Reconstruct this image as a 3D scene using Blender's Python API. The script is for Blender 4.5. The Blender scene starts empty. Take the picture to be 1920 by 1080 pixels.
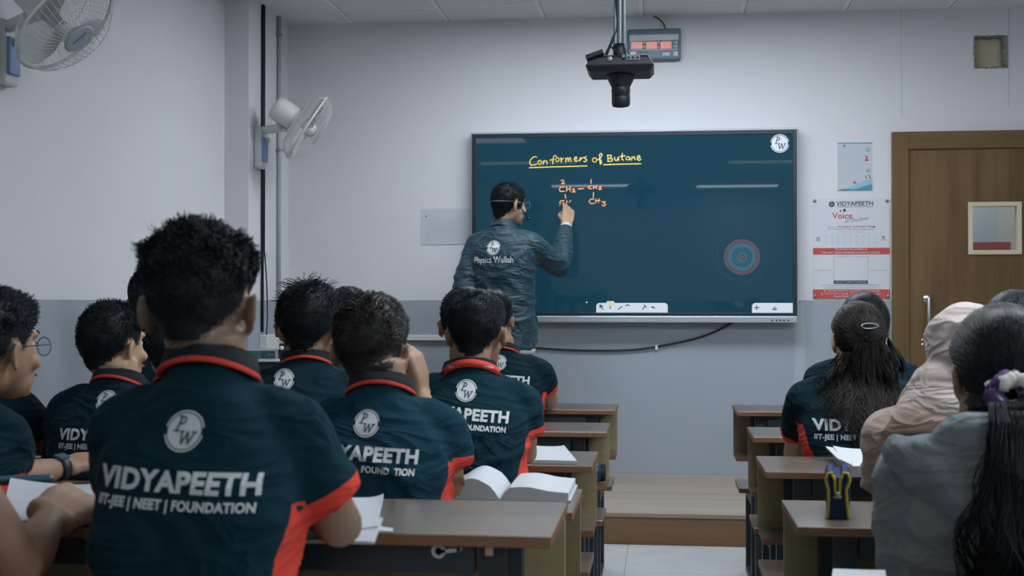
import bpy, bmesh, math, random
import numpy as np
from mathutils import Vector, Matrix, noise
from mathutils.bvhtree import BVHTree

S = bpy.context.scene
COL = S.collection
# ------------------------------------------------------------------ camera
F = 2400.0                       # focal length in pixels of the 1920 wide frame
YAW = math.atan(280 / 2400); PIT = math.atan(25 / 2400); CZ = 1.2
cd = bpy.data.cameras.new('camera'); cam = bpy.data.objects.new('camera', cd); COL.objects.link(cam)
cam.location = (0, 0, CZ); cam.rotation_euler = (math.pi / 2 + PIT, 0, YAW)
cd.sensor_width = 36; cd.lens = 36 * F / 1920; cd.clip_start = .05
cd.dof.use_dof = True; cd.dof.focus_distance = 5.0; cd.dof.aperture_fstop = 7.0
S.camera = cam
S.view_settings.view_transform = 'Standard'; S.view_settings.look = 'None'
S.view_settings.gamma = 1; S.view_settings.use_curve_mapping = False
S.view_settings.exposure = 0.0
# ------------------------------------------------------------------ world
w = bpy.data.worlds.new('world'); S.world = w; w.use_nodes = True
w.node_tree.nodes['Background'].inputs[0].default_value = (.55, .68, .75, 1)
w.node_tree.nodes['Background'].inputs[1].default_value = .12
LIGHT = 17.0
LIGHT_COL = (.885, .935, 1.0)

def ray(px, py):
    x = (px - 960) / F; y = -(py - 540) / F
    cp, sp = math.cos(PIT), math.sin(PIT); fz = cp - y * sp; uz = sp + y * cp
    c, s = math.cos(YAW), math.sin(YAW)
    return Vector((x * c - fz * s, x * s + fz * c, uz))
EYE = Vector((0, 0, CZ))
def onY(px, py, Y): d = ray(px, py); return EYE + d * (Y / d.y)
def onX(px, py, X): d = ray(px, py); return EYE + d * (X / d.x)
def onZ(px, py, z): d = ray(px, py); return EYE + d * ((z - CZ) / d.z)
def at(px, py, D): return EYE + ray(px, py) * D

# ------------------------------------------------------------------ materials
def mat(name, col, rough=.6, spec=.5, metal=0., bump=0., bscale=60., var=0., vscale=4., emit=0., sheen=0., coat=0., trans=0.):
    m = bpy.data.materials.new(name); m.use_nodes = True
    nt = m.node_tree; b = nt.nodes['Principled BSDF']
    b.inputs['Base Color'].default_value = (*col, 1); b.inputs['Roughness'].default_value = rough
    b.inputs['Metallic'].default_value = metal; b.inputs['Specular IOR Level'].default_value = spec
    if sheen: b.inputs['Sheen Weight'].default_value = sheen; b.inputs['Sheen Roughness'].default_value = .5
    if coat: b.inputs['Coat Weight'].default_value = coat
    if trans: b.inputs['Transmission Weight'].default_value = trans; b.inputs['IOR'].default_value = 1.2
    if emit: b.inputs['Emission Color'].default_value = (*col, 1); b.inputs['Emission Strength'].default_value = emit
    tc = nt.nodes.new('ShaderNodeTexCoord')
    if bump:
        n = nt.nodes.new('ShaderNodeTexNoise'); n.inputs['Scale'].default_value = bscale; n.inputs['Detail'].default_value = 5
        bp = nt.nodes.new('ShaderNodeBump'); bp.inputs['Strength'].default_value = bump; bp.inputs['Distance'].default_value = .01
        nt.links.new(tc.outputs['Object'], n.inputs['Vector']); nt.links.new(n.outputs['Fac'], bp.inputs['Height'])
        nt.links.new(bp.outputs['Normal'], b.inputs['Normal'])
    if var:
        n = nt.nodes.new('ShaderNodeTexNoise'); n.inputs['Scale'].default_value = vscale; n.inputs['Detail'].default_value = 4
        mx = nt.nodes.new('ShaderNodeMix'); mx.data_type = 'RGBA'
        mx.inputs[6].default_value = (*[c * (1 - var) for c in col], 1); mx.inputs[7].default_value = (*[min(1, c * (1 + var)) for c in col], 1)
        nt.links.new(tc.outputs['Object'], n.inputs['Vector']); nt.links.new(n.outputs['Fac'], mx.inputs[0])
        nt.links.new(mx.outputs[2], b.inputs['Base Color'])
    return m

def N(nt, t, **kw):
    n = nt.nodes.new(t)
    for k, v in kw.items(): setattr(n, k, v)
    return n
def math_node(nt, op, a, b=None, c=None):
    n = N(nt, 'ShaderNodeMath', operation=op)
    for i, v in enumerate((a, b, c)):
        if v is None: continue
        if isinstance(v, (int, float)): n.inputs[i].default_value = v
        else: nt.links.new(v, n.inputs[i])
    return n.outputs[0]
def mixc(nt, f, a, b):
    n = N(nt, 'ShaderNodeMix', data_type='RGBA')
    for i, v in ((0, f), (6, a), (7, b)):
        if isinstance(v, (int, float)): n.inputs[i].default_value = v
        elif isinstance(v, tuple): n.inputs[i].default_value = (*v, 1)
        else: nt.links.new(v, n.inputs[i])
    return n.outputs[2]

def wood(name, c1, c2, axis=0, scale=1., rough=.4, bands=18.):
    m = mat(name, c1, rough); nt = m.node_tree; b = nt.nodes['Principled BSDF']
    tc = N(nt, 'ShaderNodeTexCoord'); mp = N(nt, 'ShaderNodeMapping'); sc = [bands * scale] * 3; sc[axis] = 1.3 * scale
    mp.inputs['Scale'].default_value = sc
    n = N(nt, 'ShaderNodeTexNoise'); n.inputs['Scale'].default_value = 1; n.inputs['Detail'].default_value = 6; n.inputs['Distortion'].default_value = .6
    n2 = N(nt, 'ShaderNodeTexNoise'); n2.inputs['Scale'].default_value = 5; n2.inputs['Detail'].default_value = 3
    nt.links.new(tc.outputs['Object'], mp.inputs['Vector']); nt.links.new(mp.outputs[0], n.inputs['Vector']); nt.links.new(mp.outputs[0], n2.inputs['Vector'])
    f = math_node(nt, 'ADD', math_node(nt, 'MULTIPLY', n.outputs['Fac'], .75), math_node(nt, 'MULTIPLY', n2.outputs['Fac'], .25))
    r = N(nt, 'ShaderNodeMapRange'); r.inputs['From Min'].default_value = .35; r.inputs['From Max'].default_value = .65
    nt.links.new(f, r.inputs[0]); nt.links.new(mixc(nt, r.outputs[0], c1, c2), b.inputs['Base Color'])
    return m

M = {}
M['paint_white'] = mat('paint_white', (.60, .63, .645), .75, .25, bump=.03, bscale=120, var=.03, vscale=2)
M['metal_dark'] = mat('metal_dark', (.022, .034, .042), .45, .4)
M['metal_grey'] = mat('metal_grey', (.30, .34, .36), .35, .5, metal=.6)
M['chrome'] = mat('chrome', (.75, .77, .78), .18, .5, metal=1)
M['plastic_white'] = mat('plastic_white', (.60, .63, .61), .4, .4)
M['plastic_grey'] = mat('plastic_grey', (.36, .41, .43), .45, .4)
M['plastic_black'] = mat('plastic_black', (.014, .02, .028), .42, .4)
M['plastic_blue'] = mat('plastic_blue', (.18, .30, .55), .4, .4)
M['cable'] = mat('cable', (.012, .018, .022), .5, .3)
M['silver'] = mat('silver', (.42, .48, .52), .35, .5, metal=.5)
M['paper'] = mat('paper', (.47, .50, .53), .85, .2, bump=.05, bscale=20, var=.03, vscale=9)
M['paper_edge'] = mat('paper_edge', (.40, .42, .42), .85, .2, var=.1, vscale=300)
M['desk_top'] = wood('desk_top', (.075, .054, .039), (.125, .092, .07), 0, 1., .3)
b_ = M['desk_top'].node_tree.nodes['Principled BSDF']; b_.inputs['Coat Weight'].default_value = .6; b_.inputs['Coat Roughness'].default_value = .22; b_.inputs['Coat IOR'].default_value = 1.7
M['desk_edge'] = wood('desk_edge', (.155, .075, .035), (.20, .105, .05), 0, 1., .5)
M['desk_panel'] = wood('desk_panel', (.235, .19, .10), (.31, .255, .145), 0, 1., .5)
M['door_wood'] = wood('door_wood', (.095, .055, .021), (.155, .096, .040), 2, .6, .42)
M['frame_wood'] = wood('frame_wood', (.115, .068, .026), (.158, .098, .040), 2, .6, .42)
M['frame_wood_across'] = wood('frame_wood_across', (.115, .068, .026), (.158, .098, .040), 0, .6, .42)
M['platform_top'] = wood('platform_top', (.25, .205, .155), (.34, .285, .225), 0, .5, .4)
M['platform_front'] = wood('platform_front', (.17, .09, .04), (.23, .13, .06), 0, .5, .5)
M['skin'] = mat('skin', (.30, .185, .12), .55, .35, bump=.04, bscale=220, var=.10, vscale=25)
M['skin_light'] = mat('skin_light', (.42, .27, .18), .55, .35, bump=.04, bscale=220, var=.10, vscale=25)
M['skin_dark'] = mat('skin_dark', (.215, .14, .098), .5, .35, bump=.04, bscale=220, var=.10, vscale=25)
M['hair'] = mat('hair', (.003, .008, .012), .5, .25)
M['hair_brown'] = mat('hair_brown', (.016, .015, .014), .5, .35)
M['hair_long'] = mat('hair_long', (.006, .011, .014), .48, .3)
M['hair_waves'] = mat('hair_waves', (.016, .0135, .012), .5, .22)
M['eye_white'] = mat('eye_white', (.6, .6, .58), .25)
M['eye_dark'] = mat('eye_dark', (.012, .009, .007), .15)
M['lips'] = mat('lips', (.22, .10, .08), .5)
M['red'] = mat('red', (.55, .055, .035), .7, .2)
M['ink_white'] = mat('ink_white', (.52, .56, .57), .7, .2)
M['ink_dark'] = mat('ink_dark', (.03, .05, .07), .7, .2)
M['collar_black'] = mat('collar_black', (.010, .014, .018), .85, .15, bump=.2, bscale=500)
M['trousers'] = mat('trousers', (.02, .024, .03), .85, .15, bump=.2, bscale=400)
M['jeans'] = mat('jeans', (.14, .19, .23), .85, .15, bump=.2, bscale=400, var=.12, vscale=12)
M['shoe'] = mat('shoe', (.02, .02, .022), .5)
M['glass_clear'] = mat('glass_clear', (.9, .93, .95), .05, .5, trans=1.)

def fabric(name, col, mark=(.55, .055, .035), sheen=.03, weave=.15, folds=.28):
    m = mat(name, col, .9, .06, sheen=sheen); nt = m.node_tree; b = nt.nodes['Principled BSDF']
    a = N(nt, 'ShaderNodeAttribute', attribute_name='mark')
    f = math_node(nt, 'GREATER_THAN', a.outputs['Fac'], 0.0)
    tc = N(nt, 'ShaderNodeTexCoord'); n = N(nt, 'ShaderNodeTexNoise'); n.inputs['Scale'].default_value = 9; nt.links.new(tc.outputs['Object'], n.inputs['Vector'])
    base = mixc(nt, n.outputs['Fac'], tuple(c * .8 for c in col), tuple(c * 1.2 for c in col))
    nt.links.new(mixc(nt, f, base, mark), b.inputs['Base Color'])
    b.inputs['Sheen Tint'].default_value = (.35, .75, .95, 1)
    # soft folds of the cloth plus the weave
    mp = N(nt, 'ShaderNodeMapping'); mp.inputs['Scale'].default_value = (5.5, 5.5, 13); mp.inputs['Rotation'].default_value = (0, .35, 0); nt.links.new(tc.outputs['Object'], mp.inputs['Vector'])
    n2 = N(nt, 'ShaderNodeTexNoise'); n2.inputs['Scale'].default_value = 1; n2.inputs['Detail'].default_value = 2; n2.inputs['Distortion'].default_value = 1.2; nt.links.new(mp.outputs[0], n2.inputs['Vector'])
    rg = math_node(nt, 'POWER', math_node(nt, 'SUBTRACT', 1.0, math_node(nt, 'MULTIPLY', math_node(nt, 'ABSOLUTE', math_node(nt, 'SUBTRACT', n2.outputs['Fac'], .5)), 3.0)), 3.0)
    n3 = N(nt, 'ShaderNodeTexNoise'); n3.inputs['Scale'].default_value = 420; nt.links.new(tc.outputs['Object'], n3.inputs['Vector'])
    b1 = N(nt, 'ShaderNodeBump'); b1.inputs['Strength'].default_value = folds; b1.inputs['Distance'].default_value = .03; nt.links.new(rg, b1.inputs['Height'])
    b2 = N(nt, 'ShaderNodeBump'); b2.inputs['Strength'].default_value = weave; b2.inputs['Distance'].default_value = .01; nt.links.new(n3.outputs['Fac'], b2.inputs['Height']); nt.links.new(b1.outputs[0], b2.inputs['Normal'])
    nt.links.new(b2.outputs[0], b.inputs['Normal'])
    return m
M['shirt_black'] = fabric('shirt_black', (.006, .020, .029))
M['shirt_teal'] = fabric('shirt_teal', (.006, .0255, .036))
M['shirt_blue'] = fabric('shirt_blue', (.0085, .035, .055))
M['jacket'] = fabric('jacket', (.014, .040, .056), sheen=.1, weave=.05, folds=.35)
M['jacket'].node_tree.nodes['Principled BSDF'].inputs['Roughness'].default_value = .55; M['jacket'].node_tree.nodes['Principled BSDF'].inputs['Specular IOR Level'].default_value = .35
M['coat'] = fabric('coat', (.33, .25, .20), sheen=.2, folds=.3)
M['hoodie'] = fabric('hoodie', (.20, .225, .232), sheen=.2, weave=.4, folds=.45)
M['hijab'] = fabric('hijab', (.42, .355, .33), sheen=.1, weave=.08, folds=.35)

for k_ in ('door_wood', 'frame_wood', 'frame_wood_across'): M[k_].node_tree.nodes['Principled BSDF'].inputs['Specular IOR Level'].default_value = .2
M['red_dull'] = mat('red_dull', (.34, .07, .07), .8, .2)
# ------------------------------------------------------------------ mesh helpers
def link(name, me, m, parent=None, smooth=False):
    o = bpy.data.objects.new(name, me); COL.objects.link(o)
    for k in (m if isinstance(m, (list, tuple)) else [m]): me.materials.append(k)
    if parent is not None: o.parent = parent
    if smooth: me.shade_smooth()
    return o
def tag(o, label=None, cat=None, group=None, kind=None):
    if label: o['label'] = label
    if cat: o['category'] = cat
    if group: o['group'] = group
    if kind: o['kind'] = kind
    return o
def empty(name, loc=(0, 0, 0), rz=0., label=None, cat=None, group=None, kind=None):
    o = bpy.data.objects.new(name, None); COL.objects.link(o); o.location = loc; o.rotation_euler = (0, 0, rz)
    o.empty_display_size = .05
    return tag(o, label, cat, group, kind)

class Soup:
    """collects shapes that become ONE mesh"""
    def __init__(s): s.v = []; s.f = []; s.mi = []
    def add(s, v, f, mi=0):
        n = len(s.v); s.v += [tuple(p) for p in v]; s.f += [tuple(i + n for i in q) for q in f]; s.mi += [mi] * len(f); return s
    def box(s, lo, hi, mi=0, R=None, c=None):
        v = [Vector((x, y, z)) for x in (lo[0], hi[0]) for y in (lo[1], hi[1]) for z in (lo[2], hi[2])]
        if R is not None: v = [R @ p + Vector(c) for p in v]
        return s.add(v, [(0, 1, 3, 2), (4, 6, 7, 5), (0, 4, 5, 1), (2, 3, 7, 6), (0, 2, 6, 4), (1, 5, 7, 3)], mi)
    def tube(s, pts, rad, n=10, cap=True, mi=0, flat=None, axis=None):
        """swept tube through pts; rad a number or list; rounded ends; flat=(scale, axis vector) squashes it"""
        pts = [Vector(p) for p in pts]; k = len(pts); rad = [rad] * k if isinstance(rad, (int, float)) else list(rad)
        ts = [(pts[min(i + 1, k - 1)] - pts[max(i - 1, 0)]).normalized() for i in range(k)]
        if cap:
            h = []
            for a in (1.0, .78, .42): h.append((pts[0] - ts[0] * rad[0] * a, rad[0] * math.sqrt(max(0, 1 - a * a)) + 1e-5, ts[0]))
            t = [(pts[-1] + ts[-1] * rad[-1] * a, rad[-1] * math.sqrt(max(0, 1 - a * a)) + 1e-5, ts[-1]) for a in (.42, .78, 1.0)]
            seq = h + list(zip(pts, rad, ts)) + t
        else: seq = list(zip(pts, rad, ts))
        u = ts[0].orthogonal().normalized()
        if axis is not None: u = (Vector(axis) - ts[0] * Vector(axis).dot(ts[0])).normalized()
        rings = []
        for p, r, t in seq:
            u = (u - t * u.dot(t)).normalized(); v = t.cross(u)
            fl = flat or 1.0
            rings.append([p + (u * math.cos(2 * math.pi * i / n) + v * math.sin(2 * math.pi * i / n) * fl) * r for i in range(n)])
        return s.loft(rings, mi)
    def loft(s, rings, mi=0, caps=True, closed=True):
        n = len(rings[0]); V = [p for r in rings for p in r]; Fc = []
        for a in range(len(rings) - 1):
            for i in range(n if closed else n - 1):
                j = (i + 1) % n; Fc.append((a * n + i, a * n + j, (a + 1) * n + j, (a + 1) * n + i))
        if caps and closed: Fc.append(tuple(reversed(range(n)))); Fc.append(tuple(range((len(rings) - 1) * n, len(rings) * n)))
        return s.add(V, Fc, mi)
    def ball(s, c, r, R=None, n=14, mi=0):
        c = Vector(c); r = (r, r, r) if isinstance(r, (int, float)) else r
        rings = []
        for a in range(n + 1):
            t = math.pi * min(max(a / n, .004), .996)
            ring = [Vector((r[0] * math.sin(t) * math.cos(2 * math.pi * i / (2 * n)), r[1] * math.sin(t) * math.sin(2 * math.pi * i / (2 * n)), -r[2] * math.cos(t))) for i in range(2 * n)]
            rings.append([c + ((R @ p) if R is not None else p) for p in ring])
        return s.loft(rings, mi)
    def lathe(s, prof, c=(0, 0, 0), R=None, n=24, mi=0, caps=True):
        rings = []
        for r, z in prof:
            ring = [Vector((r * math.cos(2 * math.pi * i / n), r * math.sin(2 * math.pi * i / n), z)) for i in range(n)]
            rings.append([Vector(c) + ((R @ p) if R is not None else p) for p in ring])
        return s.loft(rings, mi, caps)
    def mesh(s, name='m'):
        me = bpy.data.meshes.new(name); me.from_pydata(s.v, [], s.f)
        if any(s.mi): me.polygons.foreach_set('material_index', s.mi)
        me.update(); return me
    def fix(s):
        me = s.mesh(); bm = bmesh.new(); bm.from_mesh(me); bmesh.ops.recalc_face_normals(bm, faces=bm.faces); bm.to_mesh(me); bm.free(); return me
    def obj(s, name, m, parent=None, smooth=False, bevel=0., seg=2):
        me = s.fix(); me.name = name; o = link(name, me, m, parent, smooth)
        if bevel:
            b = o.modifiers.new('bevel', 'BEVEL'); b.width = bevel; b.segments = seg; b.limit_method = 'ANGLE'
        return o

def remesh(soup, voxel, smooth=4):
    """one continuous skin over all the overlapping shapes of a soup"""
    me = soup.fix(); o = bpy.data.objects.new('tmp', me); COL.objects.link(o)
    r = o.modifiers.new('r', 'REMESH'); r.mode = 'VOXEL'; r.voxel_size = voxel; r.use_smooth_shade = True
    if smooth:
        q = o.modifiers.new('s', 'SMOOTH'); q.iterations = smooth; q.factor = .5
    dg = bpy.context.evaluated_depsgraph_get(); dg.update()
    out = bpy.data.meshes.new_from_object(o.evaluated_get(dg))
    bpy.data.objects.remove(o); bpy.data.meshes.remove(me)
    return out
def coords(me):
    a = np.empty(len(me.vertices) * 3); me.vertices.foreach_get('co', a); return a.reshape(-1, 3)
def normals(me):
    a = np.empty(len(me.vertices) * 3); me.vertex_normals.foreach_get('vector', a); return a.reshape(-1, 3)
def set_coords(me, a): me.vertices.foreach_set('co', np.asarray(a, dtype=float).ravel()); me.update()
def bvh(me): return BVHTree.FromPolygons([v.co.copy() for v in me.vertices], [tuple(p.vertices) for p in me.polygons])

# ---- flat lettering: 2-D triangles (list of verts, faces)
_tc = {}
def text2d(s, bold=0., width=None, height=None, shear=0., spacing=1.):
    key = (s, bold, shear, spacing)
    if key not in _tc:
        cu = bpy.data.curves.new('t', 'FONT'); cu.body = s; cu.size = 1; cu.offset = bold; cu.shear = shear; cu.space_character = spacing
        cu.resolution_u = 3; cu.fill_mode = 'FRONT'
        o = bpy.data.objects.new('t', cu); COL.objects.link(o)
        dg = bpy.context.evaluated_depsgraph_get(); dg.update(); me = bpy.data.meshes.new_from_object(o.evaluated_get(dg))
        v = np.array([p.co[:2] for p in me.vertices]); f = [tuple(p.vertices) for p in me.polygons]
        bpy.data.objects.remove(o); bpy.data.curves.remove(cu); bpy.data.meshes.remove(me); _tc[key] = (v, f)
    v, f = _tc[key]; v = v.copy(); lo, hi = v.min(0), v.max(0); v -= (lo + hi) / 2
    sx = width / (hi - lo)[0] if width else None; sy = height / (hi - lo)[1] if height else None
    if sx is None: sx = sy
    if sy is None: sy = sx
    return v * (sx, sy), f
def disc2d(r, n=40, r0=0., a0=0., a1=360.):
    k = n + 1; an = np.radians(np.linspace(a0, a1, k)); v = []; f = []
    for a in an: v += [(r * math.cos(a), r * math.sin(a)), (r0 * math.cos(a), r0 * math.sin(a))]
    for i in range(n): f.append((2 * i, 2 * i + 2, 2 * i + 3, 2 * i + 1))
    return np.array(v), f
def poly2d(pts): return np.array(pts, dtype=float), [tuple(range(len(pts)))]
def rect2d(x0, y0, x1, y1): return poly2d([(x0, y0), (x1, y0), (x1, y1), (x0, y1)])
def stroke2d(pts, wd):
    """a pen line of constant width with round joints"""
    V = []; Fc = []
    for (ax, ay), (bx, by) in zip(pts[:-1], pts[1:]):
        L = math.hypot(bx - ax, by - ay) or 1e-6; nx, ny = -(by - ay) / L * wd / 2, (bx - ax) / L * wd / 2
        n = len(V); V += [(ax + nx, ay + ny), (ax - nx, ay - ny), (bx - nx, by - ny), (bx + nx, by + ny)]; Fc.append((n, n + 1, n + 2, n + 3))
    for (ax, ay) in pts:
        n = len(V); V += [(ax + wd / 2 * math.cos(i * math.pi / 4), ay + wd / 2 * math.sin(i * math.pi / 4)) for i in range(8)]; Fc.append(tuple(range(n, n + 8)))
    return np.array(V), Fc
def merge2d(items):
    V = []; Fc = []
    for v, f in items:
        n = len(V); V += [tuple(p) for p in v]; Fc += [tuple(i + n for i in q) for q in f]
    return np.array(V), Fc
def shift(vf, dx, dy, rot=0., sc=1.):
    v, f = vf; c, s = math.cos(rot), math.sin(rot); v = np.asarray(v) * sc
    return np.stack([v[:, 0] * c - v[:, 1] * s + dx, v[:, 0] * s + v[:, 1] * c + dy], 1), f
SERIF_P = [[(-.5, .9), (.1, .9), (.5, .75), (.6, .45), (.45, .15), (.0, 0), (-.25, 0)], [(-.2, .9), (-.38, -.9)], [(-.65, -.9), (-.05, -.9)], [(-.5, .9), (0, .9)]]
def serif_letter(strokes, wd, sx=1., sy=1., slant=.12):
    return merge2d([stroke2d([((x + slant * y) * sx, y * sy) for x, y in st], wd) for st in strokes])
def logo2d(r):
    """round badge with broken rim: (white shapes, dark letters)"""
    white = merge2d([disc2d(r * .86, 40), disc2d(r, 24, r * .92, 12, 170), disc2d(r, 24, r * .92, 192, 350)])
    P = serif_letter([[(-.1, .9), (-.4, -.9)], [(-.45, .9), (.25, .9), (.55, .6), (.45, .2), (.1, 0), (-.25, 0)], [(-.7, -.9), (-.1, -.9)]], r * .085, r * .36, r * .38)
    W = serif_letter([[(-.9, .8), (-.55, -.9), (0, .8), (.35, -.9), (.95, .8)], [(-1.15, .8), (-.6, .8)], [(.65, .8), (1.2, .8)]], r * .085, r * .36, r * .34, .1)
    return white, merge2d([shift(P, -r * .22, r * .34), shift(W, r * .20, -r * .30)])
def flat(name, vf, m, o, u, v, eps=.0015, parent=None, Mi=None):
    """lay 2-D shapes on a plane in the place: origin o, axes u and v, raised by eps"""
    u = Vector(u).normalized(); v = Vector(v).normalized(); n = u.cross(v); V, Fc = vf; o = Vector(o)
    s = Soup(); s.add([o + u * p[0] + v * p[1] + n * eps for p in V], Fc)
    me = s.mesh(name); me.name = name; ob = link(name, me, m, parent)
    return ob

# ================================================================== THE ROOM
YW = 7.83; HC = 2.94; XL = -2.473; XR = 3.6; YB = -4.6; XP = -2.331; YP = 7.05
def wall_mat(name, top=(.62, .635, .655), low=(.30, .345, .385), split=1.207, extra=None):
    m = mat(name, top, .7, .25, bump=.03, bscale=90); nt = m.node_tree; b = nt.nodes['Principled BSDF']
    g = N(nt, 'ShaderNodeNewGeometry'); sp = N(nt, 'ShaderNodeSeparateXYZ'); nt.links.new(g.outputs['Position'], sp.inputs[0])
    n = N(nt, 'ShaderNodeTexNoise'); n.inputs['Scale'].default_value = 3; n.inputs['Detail'].default_value = 5; nt.links.new(g.outputs['Position'], n.inputs['Vector'])
    z = math_node(nt, 'ADD', sp.outputs[2], math_node(nt, 'MULTIPLY', math_node(nt, 'SUBTRACT', n.outputs['Fac'], .5), .006))
    f = math_node(nt, 'GREATER_THAN', z, split)
    c = mixc(nt, f, mixc(nt, n.outputs['Fac'], tuple(k * .95 for k in low), tuple(k * 1.05 for k in low)), mixc(nt, n.outputs['Fac'], tuple(k * .98 for k in top), tuple(k * 1.02 for k in top)))
    if extra: c = extra(nt, sp, n, c)
    nt.links.new(c, b.inputs['Base Color']); return m
def front_marks(nt, sp, n, c):
    # the unpainted plaster strip beside the board and two hair-thin board joints
    wob = math_node(nt, 'MULTIPLY', math_node(nt, 'SUBTRACT', n.outputs['Fac'], .5), .09)
    xs = math_node(nt, 'ADD', sp.outputs[0], wob)
    a = math_node(nt, 'MULTIPLY', math_node(nt, 'GREATER_THAN', xs, .80), math_node(nt, 'LESS_THAN', xs, .86))
    a = math_node(nt, 'MULTIPLY', a, math_node(nt, 'MULTIPLY', math_node(nt, 'LESS_THAN', sp.outputs[2], 1.19), math_node(nt, 'GREATER_THAN', sp.outputs[2], .62)))
    c = mixc(nt, math_node(nt, 'MULTIPLY', a, .6), c, (.40, .44, .46))
    for x, z0, w_ in ((1.423, 2.3, .003), (2.038, 2.35, .004)):
        d = math_node(nt, 'LESS_THAN', math_node(nt, 'ABSOLUTE', math_node(nt, 'SUBTRACT', sp.outputs[0], x)), w_)
        d = math_node(nt, 'MULTIPLY', d, math_node(nt, 'GREATER_THAN', sp.outputs[2], z0))
        c = mixc(nt, math_node(nt, 'MULTIPLY', d, .35), c, (.25, .28, .29))
    return c
M['wall_front'] = wall_mat('wall_front', extra=front_marks)
M['wall'] = wall_mat('wall')
def floor_mat():
    m = mat('floor_tiles', (.5, .52, .53), .22, .5); nt = m.node_tree; b = nt.nodes['Principled BSDF']
    g = N(nt, 'ShaderNodeNewGeometry'); sp = N(nt, 'ShaderNodeSeparateXYZ'); nt.links.new(g.outputs['Position'], sp.inputs[0])
    fs = []
    for i, off in ((0, .165), (1, .3)):
        fr = math_node(nt, 'FRACT', math_node(nt, 'DIVIDE', math_node(nt, 'ADD', sp.outputs[i], off + 12), .6))
        fs.append(math_node(nt, 'LESS_THAN', fr, .006))
    n = N(nt, 'ShaderNodeTexNoise'); n.inputs['Scale'].default_value = 7; n.inputs['Detail'].default_value = 7; nt.links.new(g.outputs['Position'], n.inputs['Vector'])
    c = mixc(nt, n.outputs['Fac'], (.46, .49, .51), (.58, .61, .62))
    nt.links.new(mixc(nt, math_node(nt, 'MAXIMUM', *fs), c, (.30, .32, .33)), b.inputs['Base Color']); return m
def ceil_mat():
    m = mat('ceiling_tiles', (.6, .63, .63), .85, .2, bump=.15, bscale=300); nt = m.node_tree; b = nt.nodes['Principled BSDF']
    g = N(nt, 'ShaderNodeNewGeometry'); sp = N(nt, 'ShaderNodeSeparateXYZ'); nt.links.new(g.outputs['Position'], sp.inputs[0])
    bar = []; edge = []
    for i, off in ((0, .13 + 12), (1, 12.0 - (YW - .36) + 7.2)):
        fr = math_node(nt, 'FRACT', math_node(nt, 'DIVIDE', math_node(nt, 'ADD', sp.outputs[i], off), .6))
        bar.append(math_node(nt, 'LESS_THAN', fr, .045)); d = math_node(nt, 'ABSOLUTE', math_node(nt, 'SUBTRACT', fr, .047)); edge.append(math_node(nt, 'LESS_THAN', d, .006))
    c = mixc(nt, math_node(nt, 'MAXIMUM', *bar), (.66, .69, .69), (.76, .79, .79))
    nt.links.new(mixc(nt, math_node(nt, 'MULTIPLY', math_node(nt, 'MAXIMUM', *edge), .75), c, (.25, .3, .32)), b.inputs['Base Color']); return m  # dark line beside each grid bar is shade painted into the tile colour
M['floor'] = floor_mat(); M['ceiling'] = ceil_mat()

def struct(name, soup, m, parent=None, **k): return tag(soup.obj(name, m, parent, **k), kind=None if parent else 'structure')
struct('floor', Soup().box((XL - .2, YB - .2, -.1), (XR + .2, 9.6, 0)), M['floor'])
struct('ceiling', Soup().box((XL - .2, YB - .2, HC), (XR + .2, 9.6, HC + .1)), M['ceiling'])
struct('wall_left', Soup().box((XL - .2, YB, 0), (XL, YW + .2, HC)), M['wall'])
struct('wall_right', Soup().box((XR, YB, 0), (XR + .2, YW + .2, HC)), M['wall'])
struct('wall_back', Soup().box((XL, YB - .2, 0), (XR, YB, HC)), M['wall'])
struct('wall_pillar', Soup().box((XL, YP, 0), (XP, YW, HC)), M['wall'])
# front wall with the doorway and the broken-out hole
DX0, DX1, DZ1 = 1.462, 2.40, 2.098           # door leaf
FX0, FX1, FZ1 = 1.362, 2.50, 2.206           # outside of its frame
h0 = onY(1826, 68, YW); h1 = onY(1889, 127, YW); HX0, HX1, HZ0, HZ1 = h0.x, h1.x, h1.z, h0.z
wf = Soup()
wf.box((XL - .2, YW, 0), (FX0 + .03, YW + .16, HC)).box((FX1 - .03, YW, 0), (XR + .2, YW + .16, HC))
wf.box((FX0 + .03, YW, FZ1 - .03), (FX1 - .03, YW + .16, HZ0)).box((FX0 + .03, YW, HZ1), (FX1 - .03, YW + .16, HC))
wf.box((FX0 + .03, YW, HZ0), (HX0, YW + .16, HZ1)).box((HX1, YW, HZ0), (FX1 - .03, YW + .16, HZ1))
struct('wall_front', wf, M['wall_front'])
M['corridor'] = mat('corridor_paint', (.55, .54, .48), .8, .2, var=.04)
struct('wall_corridor', Soup().box((.6, 9.3, 0), (XR + .2, 9.45, HC)).box((.5, YW + .16, 0), (.6, 9.45, HC)).box((XR, YW + .16, 0), (XR + .2, 9.3, HC)), M['corridor'])
# ragged plaster round the hole
M['plaster'] = mat('broken_plaster', (.27, .28, .26), .95, .1, bump=.8, bscale=90, var=.3, vscale=40)
M['niche'] = mat('niche_board', (.56, .50, .35), .9, .1, var=.08, vscale=14)
random.seed(4)
rg = Soup(); inner = []; outer = []
cx, cz = (HX0 + HX1) / 2, (HZ0 + HZ1) / 2; hw, hh = (HX1 - HX0) / 2, (HZ1 - HZ0) / 2
for i in range(72):
    a = 2 * math.pi * i / 72; c_, s_ = math.cos(a), math.sin(a); k = 1 / max(abs(c_), abs(s_))
    j = random.uniform(.88, .98); jo = random.uniform(1.0, 1.06)
    if c_ > .9 * abs(s_) and c_ > 0 and abs(c_) > abs(s_): j = random.uniform(.76, .82); jo = 1.02
    inner.append((cx + hw * c_ * k * j, cz + hh * s_ * k * j)); outer.append((cx + hw * c_ * k * jo, cz + hh * s_ * k * jo))
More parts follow.
